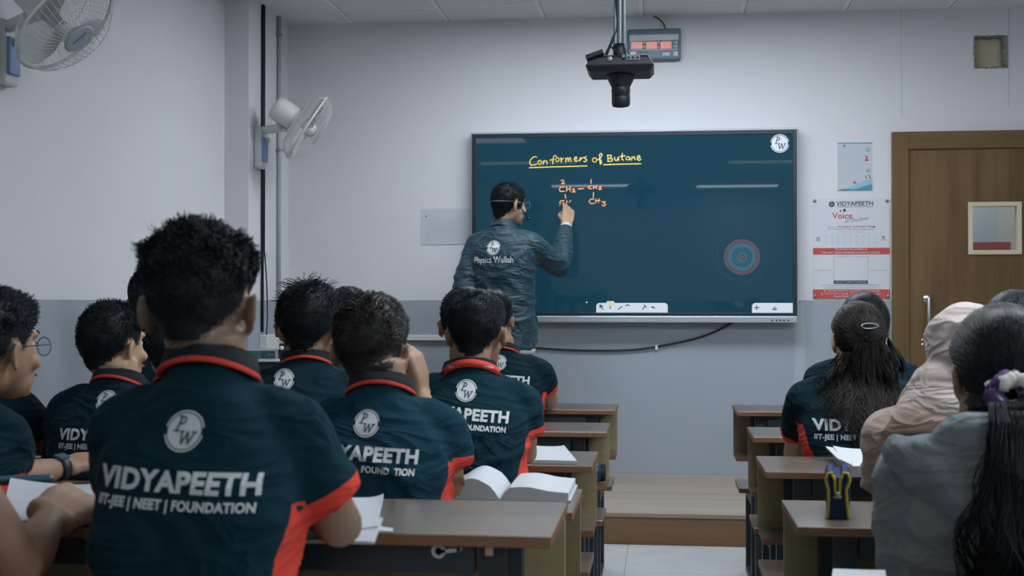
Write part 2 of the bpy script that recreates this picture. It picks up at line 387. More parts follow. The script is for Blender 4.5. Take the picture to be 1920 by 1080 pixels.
rings = [[(x, YW - .003, z) for x, z in outer], [(x, YW - .006, z) for x, z in [((a[0] * .5 + b[0] * .5), (a[1] * .5 + b[1] * .5)) for a, b in zip(inner, outer)]], [(x, YW + .012, z) for x, z in inner], [(x, YW + .065, z) for x, z in inner]]
rg.loft([[Vector(p) for p in r] for r in rings], caps=False)
hole = empty('wall_hole', (cx, YW, HZ0), label='square hole broken through the plaster high above the door', cat='wall hole')
o = rg.obj('broken_edge', M['plaster'], hole); o.matrix_parent_inverse = hole.matrix_basis.inverted()
o = Soup().box((HX0 - .002, YW + .07, HZ0 - .002), (HX1 + .002, YW + .09, HZ1 + .002)).obj('back_board', M['niche'], hole); o.matrix_parent_inverse = hole.matrix_basis.inverted()

def kids(root, *objs):
    for o in objs: o.parent = root; o.matrix_parent_inverse = Matrix.Translation(root.location).inverted() @ Matrix.Identity(4) if root.rotation_euler.z == 0 else root.matrix_basis.inverted()
def local(root, o):
    o.parent = root; o.matrix_parent_inverse = (Matrix.Translation(root.location) @ root.rotation_euler.to_matrix().to_4x4()).inverted(); return o

# ---- door
door = tag(empty('door_1', (DX0, YW, 0)), 'brown wood door with a square glass pane at the right end of the front wall', 'door', kind='structure')
fr = Soup().box((FX0, YW - .035, 0), (DX0 - .004, YW + .14, FZ1)).box((DX1 + .004, YW - .035, 0), (FX1, YW + .14, FZ1))
local(door, fr.obj('door_frame', M['frame_wood'], bevel=.003))
local(door, Soup().box((DX0 - .004, YW - .035, DZ1 + .004), (DX1 + .004, YW + .14, FZ1)).obj('frame_head', M['frame_wood_across'], bevel=.003))
q0 = onY(1822, 386, YW - .02); q1 = onY(1908, 470, YW - .02); WX0, WX1, WZ0, WZ1 = q0.x, q1.x, q1.z, q0.z
dl = Soup()
for lo, hi in (((DX0, 0.01), (WX0, DZ1)), ((WX1, 0.01), (DX1, DZ1)), ((WX0, .01), (WX1, WZ0)), ((WX0, WZ1), (WX1, DZ1))):
    dl.box((lo[0], YW - .02, lo[1]), (hi[0], YW + .02, hi[1]))
local(door, dl.obj('door_leaf', M['door_wood']))
M['cream'] = mat('cream_bead', (.55, .50, .36), .5, .4)
wfm = Soup(); e = .022
wfm.box((WX0 - e, YW - .032, WZ0 - e), (WX0 + .004, YW + .028, WZ1 + e)).box((WX1 - .004, YW - .032, WZ0 - e), (WX1 + e, YW + .028, WZ1 + e))
wfm.box((WX0, YW - .032, WZ0 - e), (WX1, YW + .028, WZ0 + .004)).box((WX0, YW - .032, WZ1 - .004), (WX1, YW + .028, WZ1 + e))
local(door, wfm.obj('pane_bead', M['cream'], bevel=.002))
local(door, Soup().box((WX0, YW - .003, WZ0), (WX1, YW + .003, WZ1)).obj('pane', M['glass_clear']))
hd = onY(1740, 560, YW - .06); hd2 = onY(1740, 630, YW - .06)
hs = Soup().tube([(hd.x, YW - .075, hd.z), (hd.x, YW - .075, hd2.z)], .011, 12)
for z in (hd.z, hd2.z): hs.tube([(hd.x, YW - .02, z), (hd.x, YW - .075, z)], .010, 12).lathe([(.024, 0), (.024, .012), (.012, .014)], (hd.x, YW - .02, z), Matrix.Rotation(math.pi / 2, 3, 'X'), 18)
local(door, hs.obj('handle', M['chrome'], smooth=True))
for y_ in (637, 646, 665):
    p = onY(1729 + (9 if y_ == 665 else 0), y_, YW - .02)
    local(door, Soup().lathe([(.006, 0), (.006, .004), (.001, .005)], p, Matrix.Rotation(math.pi / 2, 3, 'X'), 12).obj('screw', M['chrome']))
# notice and red strip across the corridor, seen through the pane
cn = onY(1838, 430, 9.3)
tag(flat('notice', rect2d(-.12, -.16, .12, .16), M['paper'], (cn.x, 9.3, cn.z), (1, 0, 0), (0, 0, 1), .004), 'blue-grey notice in the corridor seen through the door pane', 'notice')
cr = onY(1850, 466, 9.3)
tag(flat('red_strip', rect2d(-.16, -.06, .16, .045), M['red_dull'], (cr.x, 9.3, cr.z), (1, 0, 0), (0, 0, 1), .006), 'red strip in the corridor seen through the door pane', 'sign')

# ---- platform
PH = .157; PF = 6.36
pl = empty('teaching_platform', (0.5, PF, 0), label='low wooden teaching platform along the foot of the front wall', cat='platform')
local(pl, Soup().box((XP + .02, PF - .012, PH - .022), (1.30, YW - .002, PH)).obj('platform_top', M['platform_top'], bevel=.003))
local(pl, Soup().box((XP + .03, PF, 0), (1.29, PF + .03, PH - .022)).box((1.26, PF + .03, 0), (1.29, YW - .002, PH - .022)).obj('riser', M['platform_front']))

# ---- ceiling lamps (the board mirrors the third, rear and small middle ones)
M['lamp'] = mat('lamp_diffuser', LIGHT_COL, .5, .2, emit=LIGHT); M['lamp_front_fill'] = mat('lamp_front_fill', LIGHT_COL, .5, .2, emit=LIGHT * .84); M['lamp_rear'] = mat('lamp_rear', LIGHT_COL, .5, .2, emit=LIGHT * .55); M['lamp_mid'] = mat('lamp_mid', LIGHT_COL, .5, .2, emit=LIGHT * .12); M['lamp_dim'] = mat('lamp_dim', (.9, .92, .7), .5, .2, emit=LIGHT * .10)
def panel(x, y, where, m='lamp', hw=.6, hd=.155):
    r = empty('ceiling_light', (x, y, HC), label='flat white ceiling light panel ' + where, cat='ceiling light', group='ceiling light panels')
    local(r, Soup().box((x - hw, y - hd, HC - .012), (x + hw, y + hd, HC - .004)).obj('diffuser', M[m]))
    e = Soup()
    for a in (-1, 1): e.box((x - hw - .02, y + a * (hd + .01) - .011, HC - .016), (x + hw + .02, y + a * (hd + .01) + .011, HC)).box((x + a * (hw + .011) - .011, y - hd, HC - .016), (x + a * (hw + .011) + .011, y + hd, HC))
    local(r, e.obj('frame', M['plastic_white']))
LP = [(-.62, 6.45), (.5, 6.45), (.35, 3.2), (1.7, 3.2), (-1.65, -.4), (1.42, -.6), (-1.03, -3.65), (1.13, -3.95), (-1.75, 1.93), (2.75, 3.0), (2.75, .7), (2.75, -1.6)]  # front row added to brighten the front wall; last three are added fill
for i, (x, y) in enumerate(LP):
    panel(x, y, 'over the %s benches, %s row of lamps' % ('left' if x < 0 else 'right', ('front', 'second', 'third', 'rear', 'small middle')[i // 2]) if i < 9 else 'added as fill by the right wall, %s of three' % ('front', 'middle', 'rear')[i - 9], 'lamp' if i > 8 else ('lamp_front_fill', 'lamp', 'lamp_dim', 'lamp_rear', 'lamp_mid')[i // 2], *((.6, .3) if i < 4 or i > 8 else (.3, .3) if i == 8 else (.6, .155)))
tag(empty('ceiling_light', (1.9, 8.7, HC)), 'ceiling light panel added to light the corridor behind the door', 'ceiling light')
cl = bpy.data.objects['ceiling_light.%03d' % len(LP)]
local(cl, Soup().box((1.5, 8.5, HC - .012), (2.4, 8.8, HC - .004)).obj('diffuser', M['lamp']))  # unseen lamp, added to brighten what shows through the pane

# ================================================================== DESKS
def make_desk(sgn, H=.7625, Lg=1.86, D=.34):
    """bench desk: top, front panel, book shelf, bench fixed on the far side, dark steel frame"""
    r = empty('school_desk'); X = lambda a: tuple(sorted((a[0] * sgn, a[1] * sgn)))
    def bx(s, xa, xb, y0, y1, z0, z1, mi=0):
        a, b = X((xa, xb)); return s.box((a, y0, z0), (b, y1, z1), mi)
    t = bx(Soup(), 0, Lg, 0, D, H - .018, H)
    o = t.obj('tabletop', [M['desk_top'], M['desk_edge']], r, bevel=.002)
    for p in o.data.polygons: p.material_index = 0 if abs(p.normal.z) > .9 else 1
    bx(Soup(), .004, Lg - .004, D - .02, D - .002, .565, H - .018).obj('front_panel', M['desk_panel'], r)
    o = bx(Soup(), .006, Lg - .006, D - .19, D + .012, .547, .565).obj('shelf', [M['desk_top'], M['desk_edge']], r)
    for p in o.data.polygons: p.material_index = 0 if abs(p.normal.z) > .9 else 1
    o = bx(Soup(), .03, Lg - .03, D + .03, D + .33, .385, .405).obj('bench_seat', [M['desk_top'], M['desk_edge']], r, bevel=.002)
    for p in o.data.polygons: p.material_index = 0 if abs(p.normal.z) > .9 else 1
    bx(Soup(), .12, Lg - .12, .015, .045, H - .062, H - .019).obj('apron_rail', M['metal_dark'], r)
    for xe in (.075, Lg - .115):
        for y in (.03, D - .065):
            bx(Soup(), xe, xe + .04, y, y + .04, .03, H - .019).obj('leg', M['metal_dark'], r)
        bx(Soup(), xe, xe + .04, D + .27, D + .31, .03, .384).obj('leg', M['metal_dark'], r)
        s = bx(Soup(), xe, xe + .04, .01, D + .33, .005, .03); bx(s, xe, xe + .04, D - .03, D + .31, .345, .384)
        s.obj('side_runner', M['metal_dark'], r)
        for y in (.02, D + .29): Soup().lathe([(.022, 0), (.018, .006), (.012, .02)], ((xe + .02) * sgn, y + .015, 0), n=12).obj('foot_pad', M['plastic_black'], r)
        s = Soup(); a, b = X((xe + .005, xe + .035))
        s.add([(a, .07, H - .02), (b, .07, H - .02), (b, .07, H - .09), (a, .07, H - .09), (a, .13, H - .02), (b, .13, H - .02)], [(0, 1, 2, 3), (0, 4, 5, 1), (0, 3, 4), (1, 5, 2), (3, 2, 5, 4)])
        s.obj('gusset', M['metal_grey'], r)
    return r
def copy_tree(o, parent=None):
    c = o.copy(); COL.objects.link(c); c.parent = parent
    for ch in list(o.children): copy_tree(ch, c)
    return c
DESKS = {}
def place_desk(key, proto, x, y, label, group):
    o = proto if not proto.get('label') else copy_tree(proto)
    o.location = (x, y, 0); tag(o, label, 'school desk', group); DESKS[key] = o; return o
HT = .845
pt = make_desk(-1, HT, 2.1); pL = make_desk(-1, Lg=2.1); pR = make_desk(1)
place_desk('L1', pt, -.165, 1.925, 'taller bench desk with loose papers, nearest of the left block', 'bench desks of the left block')
place_desk('L0', pt, -.165, 1.02, 'bench desk behind the nearest boy, its bench under him', 'bench desks of the left block')
for k, y, lb in (('L2', 2.65, 'bench desk under the big open book'), ('L3', 3.40, 'bench desk with a white notebook near its aisle end'),
                 ('L4', 4.285, 'empty-ended bench desk second from the front in the left block'), ('L5', 5.15, 'front bench desk of the left block, closest to the platform')):
    place_desk(k, pL, -.183, y, lb, 'bench desks of the left block')
for k, y, lb in (('R0', 1.76, 'bench desk at the very bottom right with a white sheet'), ('R1', 2.535, 'bench desk carrying the blue and yellow pencil case'),
                 ('R2', 3.345, 'bench desk carrying the thick open book'), ('R3', 4.19, 'bench desk in front of the long haired girl in black'), ('R4', 5.15, 'front bench desk of the right block')):
    place_desk(k, pR, (.27, .262, .265, .295, .297)[int(k[1])], y, lb, 'bench desks of the right block')
# marks stuck to the rail of the nearest desk
def sticker(px, py, w_, h_, m, nm):
    p = onY(px, py, 1.938); o = flat(nm, rect2d(-w_ / 2, -h_ / 2, w_ / 2, h_ / 2), m, (p.x, 1.94, p.z), (1, 0, 0), (0, 0, 1), .001)
    local(DESKS['L1'], o)
M['tape'] = mat('tape_tan', (.50, .36, .27), .6)
p = onY(822, 1034, 1.938)
sv = merge2d([disc2d(.011, 16), stroke2d([(.008, .0), (.03, .003), (.034, .004)], .006), disc2d(.006, 12)])
local(DESKS['L1'], flat('key_mark', sv, M['paper'], (p.x, 1.94, p.z), (1, 0, 0), (0, 0, 1), .001))
sticker(917, 1034, .012, .013, M['tape'], 'tape_mark')

# ================================================================== INTERACTIVE BOARD
YBF = 7.735
a0 = onY(885, 252, YBF); a1 = onY(1495, 592, YBF); BX0, BX1 = a0.x, a1.x; BZ1 = onY(1190, 247, YBF).z; BZ0 = onY(1250, 592, YBF).z; BZS = onY(1250, 605, YBF).z
bd = empty('interactive_board', ((BX0 + BX1) / 2, YW, BZS), label='large dark interactive board with orange chemistry writing on the front wall', cat='board')
M['bezel'] = mat('board_bezel', (.012, .022, .032), .3, .5)
M['screen'] = mat('board_screen', (.006, .022, .034), .02, .38)
b_ = M['screen'].node_tree.nodes['Principled BSDF']; b_.inputs['Emission Color'].default_value = (.03, .28, .47, 1); b_.inputs['Emission Strength'].default_value = .10
local(bd, Soup().box((BX0 - .008, YBF + .005, BZ0 - .004), (BX1 + .008, YW - .01, BZ1 + .012)).obj('back_shell', M['silver'], bevel=.004))
fz = Soup(); e = .026
fz.box((BX0, YBF - .004, BZ0), (BX0 + e, YBF + .03, BZ1)).box((BX1 - e, YBF - .004, BZ0), (BX1, YBF + .03, BZ1))
fz.box((BX0 + e, YBF - .004, BZ1 - e), (BX1 - e, YBF + .03, BZ1)).box((BX0 + e, YBF - .004, BZ0), (BX1 - e, YBF + .03, BZ0 + .018))
local(bd, fz.obj('bezel', M['bezel'], bevel=.002))
local(bd, Soup().box((BX0 + e, YBF, BZ0 + .018), (BX1 - e, YBF + .004, BZ1 - e)).obj('screen', M['screen']))
s = Soup().box((BX0, YBF - .012, BZS), (BX1, YBF + .03, BZ0 - .001)); local(bd, s.obj('speaker_bar', M['silver'], bevel=.006))
M['ink_glow_white'] = mat('screen_white', (.50, .55, .60), .5, emit=.42)
M['ink_yellow'] = mat('screen_yellow', (.62, .50, .12), .5, emit=.55)
M['ink_orange'] = mat('screen_orange', (.70, .33, .13), .5, emit=.50)
M['ink_red_dim'] = mat('screen_red_dim', (.075, .052, .066), .3, emit=.35)
M['ink_blue_dim'] = mat('screen_blue_dim', (.004, .075, .125), .3, emit=.3)
M['ink_slate'] = mat('screen_slate', (.034, .085, .115), .3, emit=.35)
M['ink_icon'] = mat('screen_icon', (.02, .05, .08), .5)
SO = Vector((0, YBF, 0))
def bpt(px, py): p = onY(px, py, YBF); return (p.x, p.z)
def onboard(nm, vf, m, lay=1): return local(bd, flat(nm, vf, m, SO, (1, 0, 0), (0, 0, 1), .0012 * lay))
def pen(lines, f, wd): return merge2d([stroke2d([bpt(*f(x, y)) for x, y in l], wd) for l in lines])
def circ(cx, cy, rx, ry, n=14): return [(cx + rx * math.cos(2 * math.pi * i / n), cy + ry * math.sin(2 * math.pi * i / n)) for i in range(n + 1)]
cr6 = lambda x, y: (960 + x / 6.75, 260 + y / 6.75)
title = [[(312, 236), (300, 228), (270, 232), (235, 268), (222, 305), (240, 335), (290, 332), (314, 322)], circ(350, 302, 22, 26),
 [(395, 325), (398, 282), (400, 300), (420, 278), (440, 285), (444, 320)], [(562, 225), (545, 214), (530, 222), (522, 250), (514, 318)], [(480, 272), (530, 262)], circ(575, 265, 22, 24),
 [(618, 242), (624, 298), (630, 262), (652, 246)], [(680, 296), (682, 248), (686, 256), (705, 242), (714, 290), (718, 252), (738, 240), (748, 288)],
 [(785, 265), (822, 252), (815, 230), (795, 236), (788, 270), (812, 290), (842, 272)], [(858, 285), (866, 238), (872, 262), (900, 236)], [(940, 226), (912, 242), (948, 268), (932, 292), (906, 286)],
 [(220, 368), (500, 358), (950, 345)], circ(1045, 270, 27, 27), [(1072, 268), (1110, 262), (1142, 205), (1128, 186), (1108, 200), (1108, 260), (1118, 325), (1135, 310), (1125, 268)],
 [(1212, 215), (1216, 286)], [(1206, 208), (1258, 212), (1252, 242), (1222, 250), (1274, 256), (1264, 286), (1210, 288)], [(1298, 236), (1306, 276), (1330, 276), (1344, 236), (1352, 278)],
 [(1396, 186), (1390, 262), (1412, 272)], [(1364, 228), (1432, 216)], circ(1464, 250, 22, 20), [(1488, 232), (1494, 270)], [(1514, 272), (1518, 232), (1522, 244), (1546, 226), (1558, 268)],
 [(1582, 250), (1622, 240), (1612, 214), (1590, 222), (1585, 260), (1606, 276), (1634, 262)], [(1160, 330), (1400, 322), (1630, 318)]]
onboard('title_writing', pen(title, cr6, .0062), M['ink_yellow'])
chem = [[(620, 532), (632, 524), (652, 526), (655, 545), (628, 570), (668, 568)], [(1000, 518), (1000, 566)], [(655, 612), (630, 608), (608, 622), (598, 645), (612, 668), (665, 666)],
 [(692, 612), (692, 665)], [(735, 610), (735, 665)], [(692, 640), (735, 637)], [(762, 642), (790, 640), (786, 658), (760, 676), (802, 672)], [(838, 636), (908, 632)],
 [(1000, 600), (972, 604), (966, 626), (1005, 636)], [(1030, 600), (1030, 634)], [(1070, 594), (1066, 632)], [(1030, 616), (1068, 612)], [(1098, 612), (1126, 608), (1118, 628), (1096, 643), (1134, 640)],
 [(672, 706), (680, 756)], [(1032, 680), (1028, 746)], [(660, 784), (618, 786), (602, 812), (618, 836), (682, 832)], [(696, 786), (690, 816)], [(742, 782), (728, 802)],
 [(1036, 763), (992, 768), (976, 795), (994, 822), (1042, 820)], [(1062, 766), (1058, 810)], [(1100, 762), (1095, 806)], [(1060, 788), (1115, 782)], [(1140, 800), (1182, 798), (1160, 820), (1186, 836), (1166, 852), (1138, 845)]]
onboard('formula_writing', pen(chem, cr6, .0062), M['ink_orange'])
cx_, cz_ = bpt(1462, 269); wl, dl_ = logo2d(.055)
onboard('corner_badge', shift(wl, cx_, cz_), M['ink_glow_white']); onboard('badge_letters', shift(dl_, cx_, cz_), M['ink_icon'], 2)
cx_, cz_ = bpt(1391, 482)
onboard('target_emblem', shift(disc2d(.107, 48, .088), cx_, cz_), M['ink_red_dim']); onboard('target_emblem', shift(merge2d([disc2d(.086, 40, .058), disc2d(.034, 24, .018)]), cx_, cz_), M['ink_slate'])
onboard('target_emblem', shift(merge2d([disc2d(.056, 40, .036)]), cx_, cz_), M['ink_blue_dim']); onboard('target_emblem', shift(disc2d(.016, 20), cx_, cz_), M['ink_red_dim'])
hx = [(cx_ + .165 * math.cos(math.radians(30 + 60 * i)), cz_ + .165 * math.sin(math.radians(30 + 60 * i))) for i in range(7)]
M['ink_faint'] = mat('screen_faint', (.022, .052, .068), .2, emit=.3)
onboard('target_emblem', stroke2d(hx, .004), M['ink_faint'])
def rrect(x0, y0, x1, y1, r, left=True, right=True):
    (ax, az), (bx_, bz) = bpt(x0, y1), bpt(x1, y0); P = [(ax, az), (bx_, az)]
    if right: P += [(bx_ - r + r * math.cos(t), bz - r + r * math.sin(t)) for t in np.linspace(0, math.pi / 2, 6)]
    else: P.append((bx_, bz))
    if left: P += [(ax + r - r * math.sin(t), bz - r + r * math.cos(t)) for t in np.linspace(0, math.pi / 2, 6)]
    else: P.append((ax, bz))
    return poly2d(P)
onboard('toolbar', merge2d([rrect(1118, 568, 1252, 586, .02), rrect(1137, 564.5, 1152, 569, .008)]), M['ink_glow_white'])
onboard('toolbar', rrect(1410, 568, 1487, 587, .02, True, False), M['ink_glow_white'])
cr2 = lambda x, y: (1080 + x * .21875, 540 + y * .21875)
for ic in ([[(205, 145), (232, 185)], [(205, 145), (207, 172)], [(205, 145), (230, 158)]], [[(570, 182), (588, 160)], [(585, 145), (602, 165)], [(588, 160), (594, 155)]], [[(648, 165), (682, 172)], [(648, 165), (662, 158)]], [[(1530, 168), (1568, 168)], [(1549, 150), (1549, 186)]], [[(1688, 175), (1688, 184), (1716, 184), (1716, 175)], [(1702, 160), (1702, 178)]], [[(292, 158), (294, 176)]]):
    onboard('toolbar_icon', pen(ic, cr2, .005), M['ink_icon'], 2)
for ic in ([(362, 182), (394, 158)], [(425, 155), (440, 142), (458, 152)]): onboard('toolbar_icon', pen([ic], cr2, .006), M['ink_slate'], 2)
onboard('toolbar_icon', pen([[(298, 130), (299, 146)]], cr2, .016), M['ink_yellow'], 2)
onboard('screen_speck', shift(disc2d(.005, 12), *bpt(1100, 567)), M['ink_glow_white'])
p = onY(1185, 600, YBF - .012)
local(bd, flat('bar_marks', merge2d([shift(disc2d(.008, 16), p.x, p.z)]), M['ink_white'], (0, YBF - .012, 0), (1, 0, 0), (0, 0, 1), .001))
bb = merge2d([shift(disc2d(.006, 10), *((lambda q: (q.x, q.z))(onY(x, 601, YBF - .012)))) for x in (1448, 1456, 1463, 1470, 1478)])
local(bd, flat('bar_buttons', bb, M['ink_icon'], (0, YBF - .012, 0), (1, 0, 0), (0, 0, 1), .001))
# cables hanging below the board
def untag(o):
    for k in ('label', 'category'): del o[k]
    return o
def cable(pts, r, label, nm='cable', m='cable', shade=True):
    s = Soup(); P = [Vector(p) for p in pts]; Q = []
    for i in range(len(P) - 1):
        a, b, c, d = P[max(i - 1, 0)], P[i], P[i + 1], P[min(i + 2, len(P) - 1)]
        for k in range(6):
            t = k / 6; Q.append(.5 * ((2 * b) + (c - a) * t + (2 * a - 5 * b + 4 * c - d) * t * t + (3 * b - a - 3 * c + d) * t ** 3))
    Q.append(P[-1]); s.tube(Q, r, 8); o = s.obj(nm, M[m], smooth=True); return tag(o, label, 'cable')
cable([onY(x, y, YW - .012) for x, y in ((880, 640), (960, 648), (1030, 654), (1100, 657), (1180, 656), (1235, 649), (1300, 636), (1345, 620), (1376, 603))], .006, 'black cable sagging along the wall below the interactive board')
p = onY(1231, 651, YW - .014)
tag(Soup().box((p.x - .008, YW - .024, p.z - .016), (p.x + .008, YW, p.z + .012)).obj('cable_clip', M['plastic_white'], bevel=.002), 'small white clip holding the black cable below the board', 'clip')
# trunking along the wall
t0 = onY(560, 632, YW); t1 = onY(1000, 632, YW)
tag(Soup().box((XP + .12, YW - .03, t0.z - .018), (t1.x, YW, t0.z + .016)).obj('wall_trunking', M['paint_white'], bevel=.004), 'white trunking run low along the front wall left of the teacher', 'trunking')

# ================================================================== PAPERS ON THE WALLS
def sheet(nm, x0, y0, x1, y1, m, label, cat, lift=.004, Y=YW):
    a = onY(x0, y0, Y); b = onY(x1, y1, Y); r = empty(nm, ((a.x + b.x) / 2, Y, b.z), label=label, cat=cat)
    local(r, Soup().box((a.x, Y - lift, b.z), (b.x, Y - .0005, a.z)).obj('sheet', m)); return r, a, b
M['paper_pale'] = mat('paper_pale', (.50, .54, .58), .8, .2, var=.02)
M['paper_poster'] = mat('paper_poster', (.57, .60, .63), .8, .2); M['ink_pale'] = mat('ink_pale', (.40, .44, .49), .8); M['ink_mid'] = mat('ink_mid', (.16, .22, .27), .8); M['ink_teal'] = mat('ink_teal', (.08, .26, .38), .8)
M['ink_red'] = mat('ink_red', (.48, .07, .07), .8); M['ink_green'] = mat('ink_green', (.10, .32, .20), .8); M['ink_sky'] = mat('ink_sky', (.26, .47, .58), .8); M['ink_gold'] = mat('ink_gold', (.62, .46, .14), .8)
def onsheet(root, nm, vf, m, lay=1, lift=.004): return local(root, flat(nm, vf, m, (0, YW - lift, 0), (1, 0, 0), (0, 0, 1), .0008 * lay))
def wp(x, y): p = onY(x, y, YW); return (p.x, p.z)
def wlines(L, wd): return merge2d([stroke2d([wp(*p) for p in l], wd) for l in L])
r, a, b = sheet('notice', 790, 392, 882, 458, M['paper_pale'], 'pale landscape notice taped to the wall left of the interactive board', 'notice')
onsheet(r, 'print_lines', wlines([[(798, 413), (875, 413)], [(801, 418), (872, 418)], [(801, 418), (801, 448)], [(801, 448), (872, 448)]] + [[(806, y), (860, y)] for y in (425, 430, 435, 440)] + [[(812, 398), (870, 398)]], .0022), M['ink_pale'])
onsheet(r, 'print_dot', shift(disc2d(.006, 12), *wp(799, 406)), M['ink_mid'])
r, a, b = sheet('notice', 1570, 268, 1635, 357, M['paper_pale'], 'portrait notice with a blue wave foot, above the student feedback poster', 'notice')
onsheet(r, 'header_bar', wlines([[(1571, 268.7), (1635, 268.3)]], .006), M['ink_teal'])
onsheet(r, 'print_lines', wlines([[(1572, y), (1572 + k, y)] for y, k in zip(range(280, 348, 4), [55, 46, 40, 52, 44, 40, 50, 46, 40, 48, 44, 42, 40, 45, 38, 34, 28])], .002), M['ink_pale'])
onsheet(r, 'print_dot', shift(disc2d(.008, 12), *wp(1583, 274)), M['ink_mid'])
wave = [wp(1570, 357), wp(1635, 357), wp(1635, 338), wp(1622, 340), wp(1605, 347), wp(1590, 354), wp(1580, 354)]
onsheet(r, 'wave_foot', poly2d(wave), M['ink_teal'], 2)
onsheet(r, 'wave_foot', poly2d([wp(1590, 354), wp(1605, 347), wp(1622, 340), wp(1635, 338), wp(1635, 345), wp(1618, 350), wp(1600, 356)]), M['ink_sky'], 3)
onsheet(r, 'wave_foot', poly2d([wp(1588, 355), wp(1605, 345), wp(1622, 338), wp(1635, 336), wp(1635, 340), wp(1612, 347)]), M['ink_sky'], 1)
onsheet(r, 'margin_sketch', wlines([[(1622, 292), (1627, 296)], [(1622, 300), (1628, 300), (1624, 302)], [(1624, 294), (1624, 302)], [(1622, 330), (1625, 335)], [(1628, 328), (1632, 335)], [(1600, 340), (1605, 344)], [(1600, 344), (1604, 341)]], .005), M['ink_red'], 2)
onsheet(r, 'margin_sketch', wlines([[(1624, 320), (1630, 317)], [(1625, 322), (1631, 322)]], .005), M['ink_green'], 2)
onsheet(r, 'margin_sketch', shift(disc2d(.014, 16), *wp(1627, 281)), M['ink_sky'], 2)
r, a, b = sheet('feedback_poster', 1524, 373, 1668, 560, M['paper_poster'], 'white student feedback poster with two red bands, beside the door frame', 'poster', .006)
P_ = lambda vf, x, y: shift(vf, *wp(x, y))
k = (wp(1668, 0)[0] - wp(1524, 0)[0]) / 144      # metres per pixel on the poster
L_ = .006
onsheet(r, 'heading', P_(text2d('VIDYAPEETH', .012, 69 * k, 8.2 * k), 1602, 381.5), M['ink_dark'], 1, L_)
onsheet(r, 'heading', merge2d([P_(disc2d(5.6 * k, 20), 1559, 383)]), M['ink_dark'], 1, L_)
onsheet(r, 'heading', merge2d([P_(text2d('POWERED BY PHYSICS WALLAH', .01, 66 * k), 1603, 387.6)]), M['ink_mid'], 1, L_)
onsheet(r, 'heading_mark', wlines([[(1555, 382), (1558, 385), (1562, 383)], [(1557, 379), (1560, 380)]], .005), M['ink_pale'], 2, L_)
onsheet(r, 'title', P_(text2d('Voice', .01, 38 * k), 1579, 404.5), M['ink_red'], 1, L_)
onsheet(r, 'title_dots', merge2d([P_(disc2d(2.8 * k, 16), 1583, 394.5)]), M['ink_dark'], 1, L_); onsheet(r, 'title_dots', P_(disc2d(1.9 * k, 14), 1576, 395.5), M['ink_red'], 1, L_)
onsheet(r, 'title', shift(text2d('of Student', 0., 46 * k, None, .5), *wp(1606, 411.5), .12), M['ink_mid'], 1, L_)
onsheet(r, 'subtitle', P_(text2d('STUDENT SUCCESS TEAM', .006, 70 * k), 1605, 425.5), M['ink_red'], 1, L_)
onsheet(r, 'subtitle', P_(text2d("It's our", .0, 15 * k, None, .4), 1559, 426), M['ink_mid'], 1, L_)
onsheet(r, 'subtitle_rule', wlines([[(1552, 430.5), (1640, 430.5)]], .0022), M['ink_teal'], 1, L_)
onsheet(r, 'subtitle', P_(text2d('We are here to help you', 0., 46 * k), 1595, 434.5), M['ink_pale'], 1, L_)
ic = []
for i in range(9):
    for y in (443, 454):
        x = 1548 + i * 11.6; ic.append(stroke2d([wp(x - 1.6, y + 1.8), wp(x, y - 1.8), wp(x + 1.6, y + 1.8)], .0025)); ic.append(stroke2d([wp(x - 2.5, y + 5), wp(x + 2.5, y + 5)], .0015))
onsheet(r, 'icon_rows', merge2d(ic), M['ink_pale'], 1, L_)
onsheet(r, 'icon_rows', merge2d([stroke2d([wp(1532, 452), wp(1532, 446), wp(1536, 446), wp(1536, 452)], .006), stroke2d([wp(1652, 449), wp(1660, 449)], .004), P_(disc2d(2.6 * k, 12), 1656, 444.5)]), M['ink_mid'], 1, L_)
x0, z0 = wp(1524, 477.5); x1, z1 = wp(1668, 464.5); onsheet(r, 'red_band', rect2d(x0, z0, x1, z1), M['ink_red'], 1, L_)
onsheet(r, 'band_text', merge2d([P_(text2d('This Portal is for providing us', .02, 61 * k), 1595, 467.8), P_(text2d('with your valuable feedback/ suggestions/ concerns', .02, 109 * k), 1595, 473.8)]), M['paper'], 2, L_)
x0, z0 = wp(1524, 560); x1, z1 = wp(1668, 542.5); onsheet(r, 'red_band', rect2d(x0, z0, x1, z1), M['ink_red'], 1, L_)
onsheet(r, 'band_text', merge2d([P_(text2d('Scan your location for scanning QR code from the app', .015, 96 * k), 1600, 545.5), P_(text2d('Enter the Pin from approval    Fill required details    Click on Submit', .015, 106 * k), 1600, 550.6), P_(text2d('Query Solve Hoga Yahin Se!!', .02, 64 * k), 1595, 555.8)]), M['paper'], 2, L_)
onsheet(r, 'band_icons', merge2d([P_(rect2d(-.005, -.005, .005, .005), x, y) for x, y in ((1546, 545.5), (1541, 551), (1588, 551), (1625, 551))]), M['ink_gold'], 2, L_)
onsheet(r, 'frame_lines', wlines([[(1563, 481), (1627, 481), (1627, 531), (1563, 531), (1563, 481)], [(1526, 507), (1559, 507)], [(1631, 507), (1665, 507)]], .0018), M['ink_mid'], 1, L_)
x0, z0 = wp(1563, 532); x1, z1 = wp(1627, 526); onsheet(r, 'caption_bar', rect2d(x0, z0, x1, z1), M['ink_dark'], 2, L_)
onsheet(r, 'caption_text', P_(text2d('SCAN ME TO SUBMIT YOUR RESPONSE', .02, 58 * k), 1595, 529), M['paper'], 3, L_)
onsheet(r, 'caption_text', merge2d([P_(text2d('An assured Scorer. We will get back to you for understanding the', 0., 108 * k), 1595, 535), P_(text2d('concern/query and to provide the resolution within a day', 0., 96 * k), 1595, 539.6)]), M['ink_mid'], 1, L_)
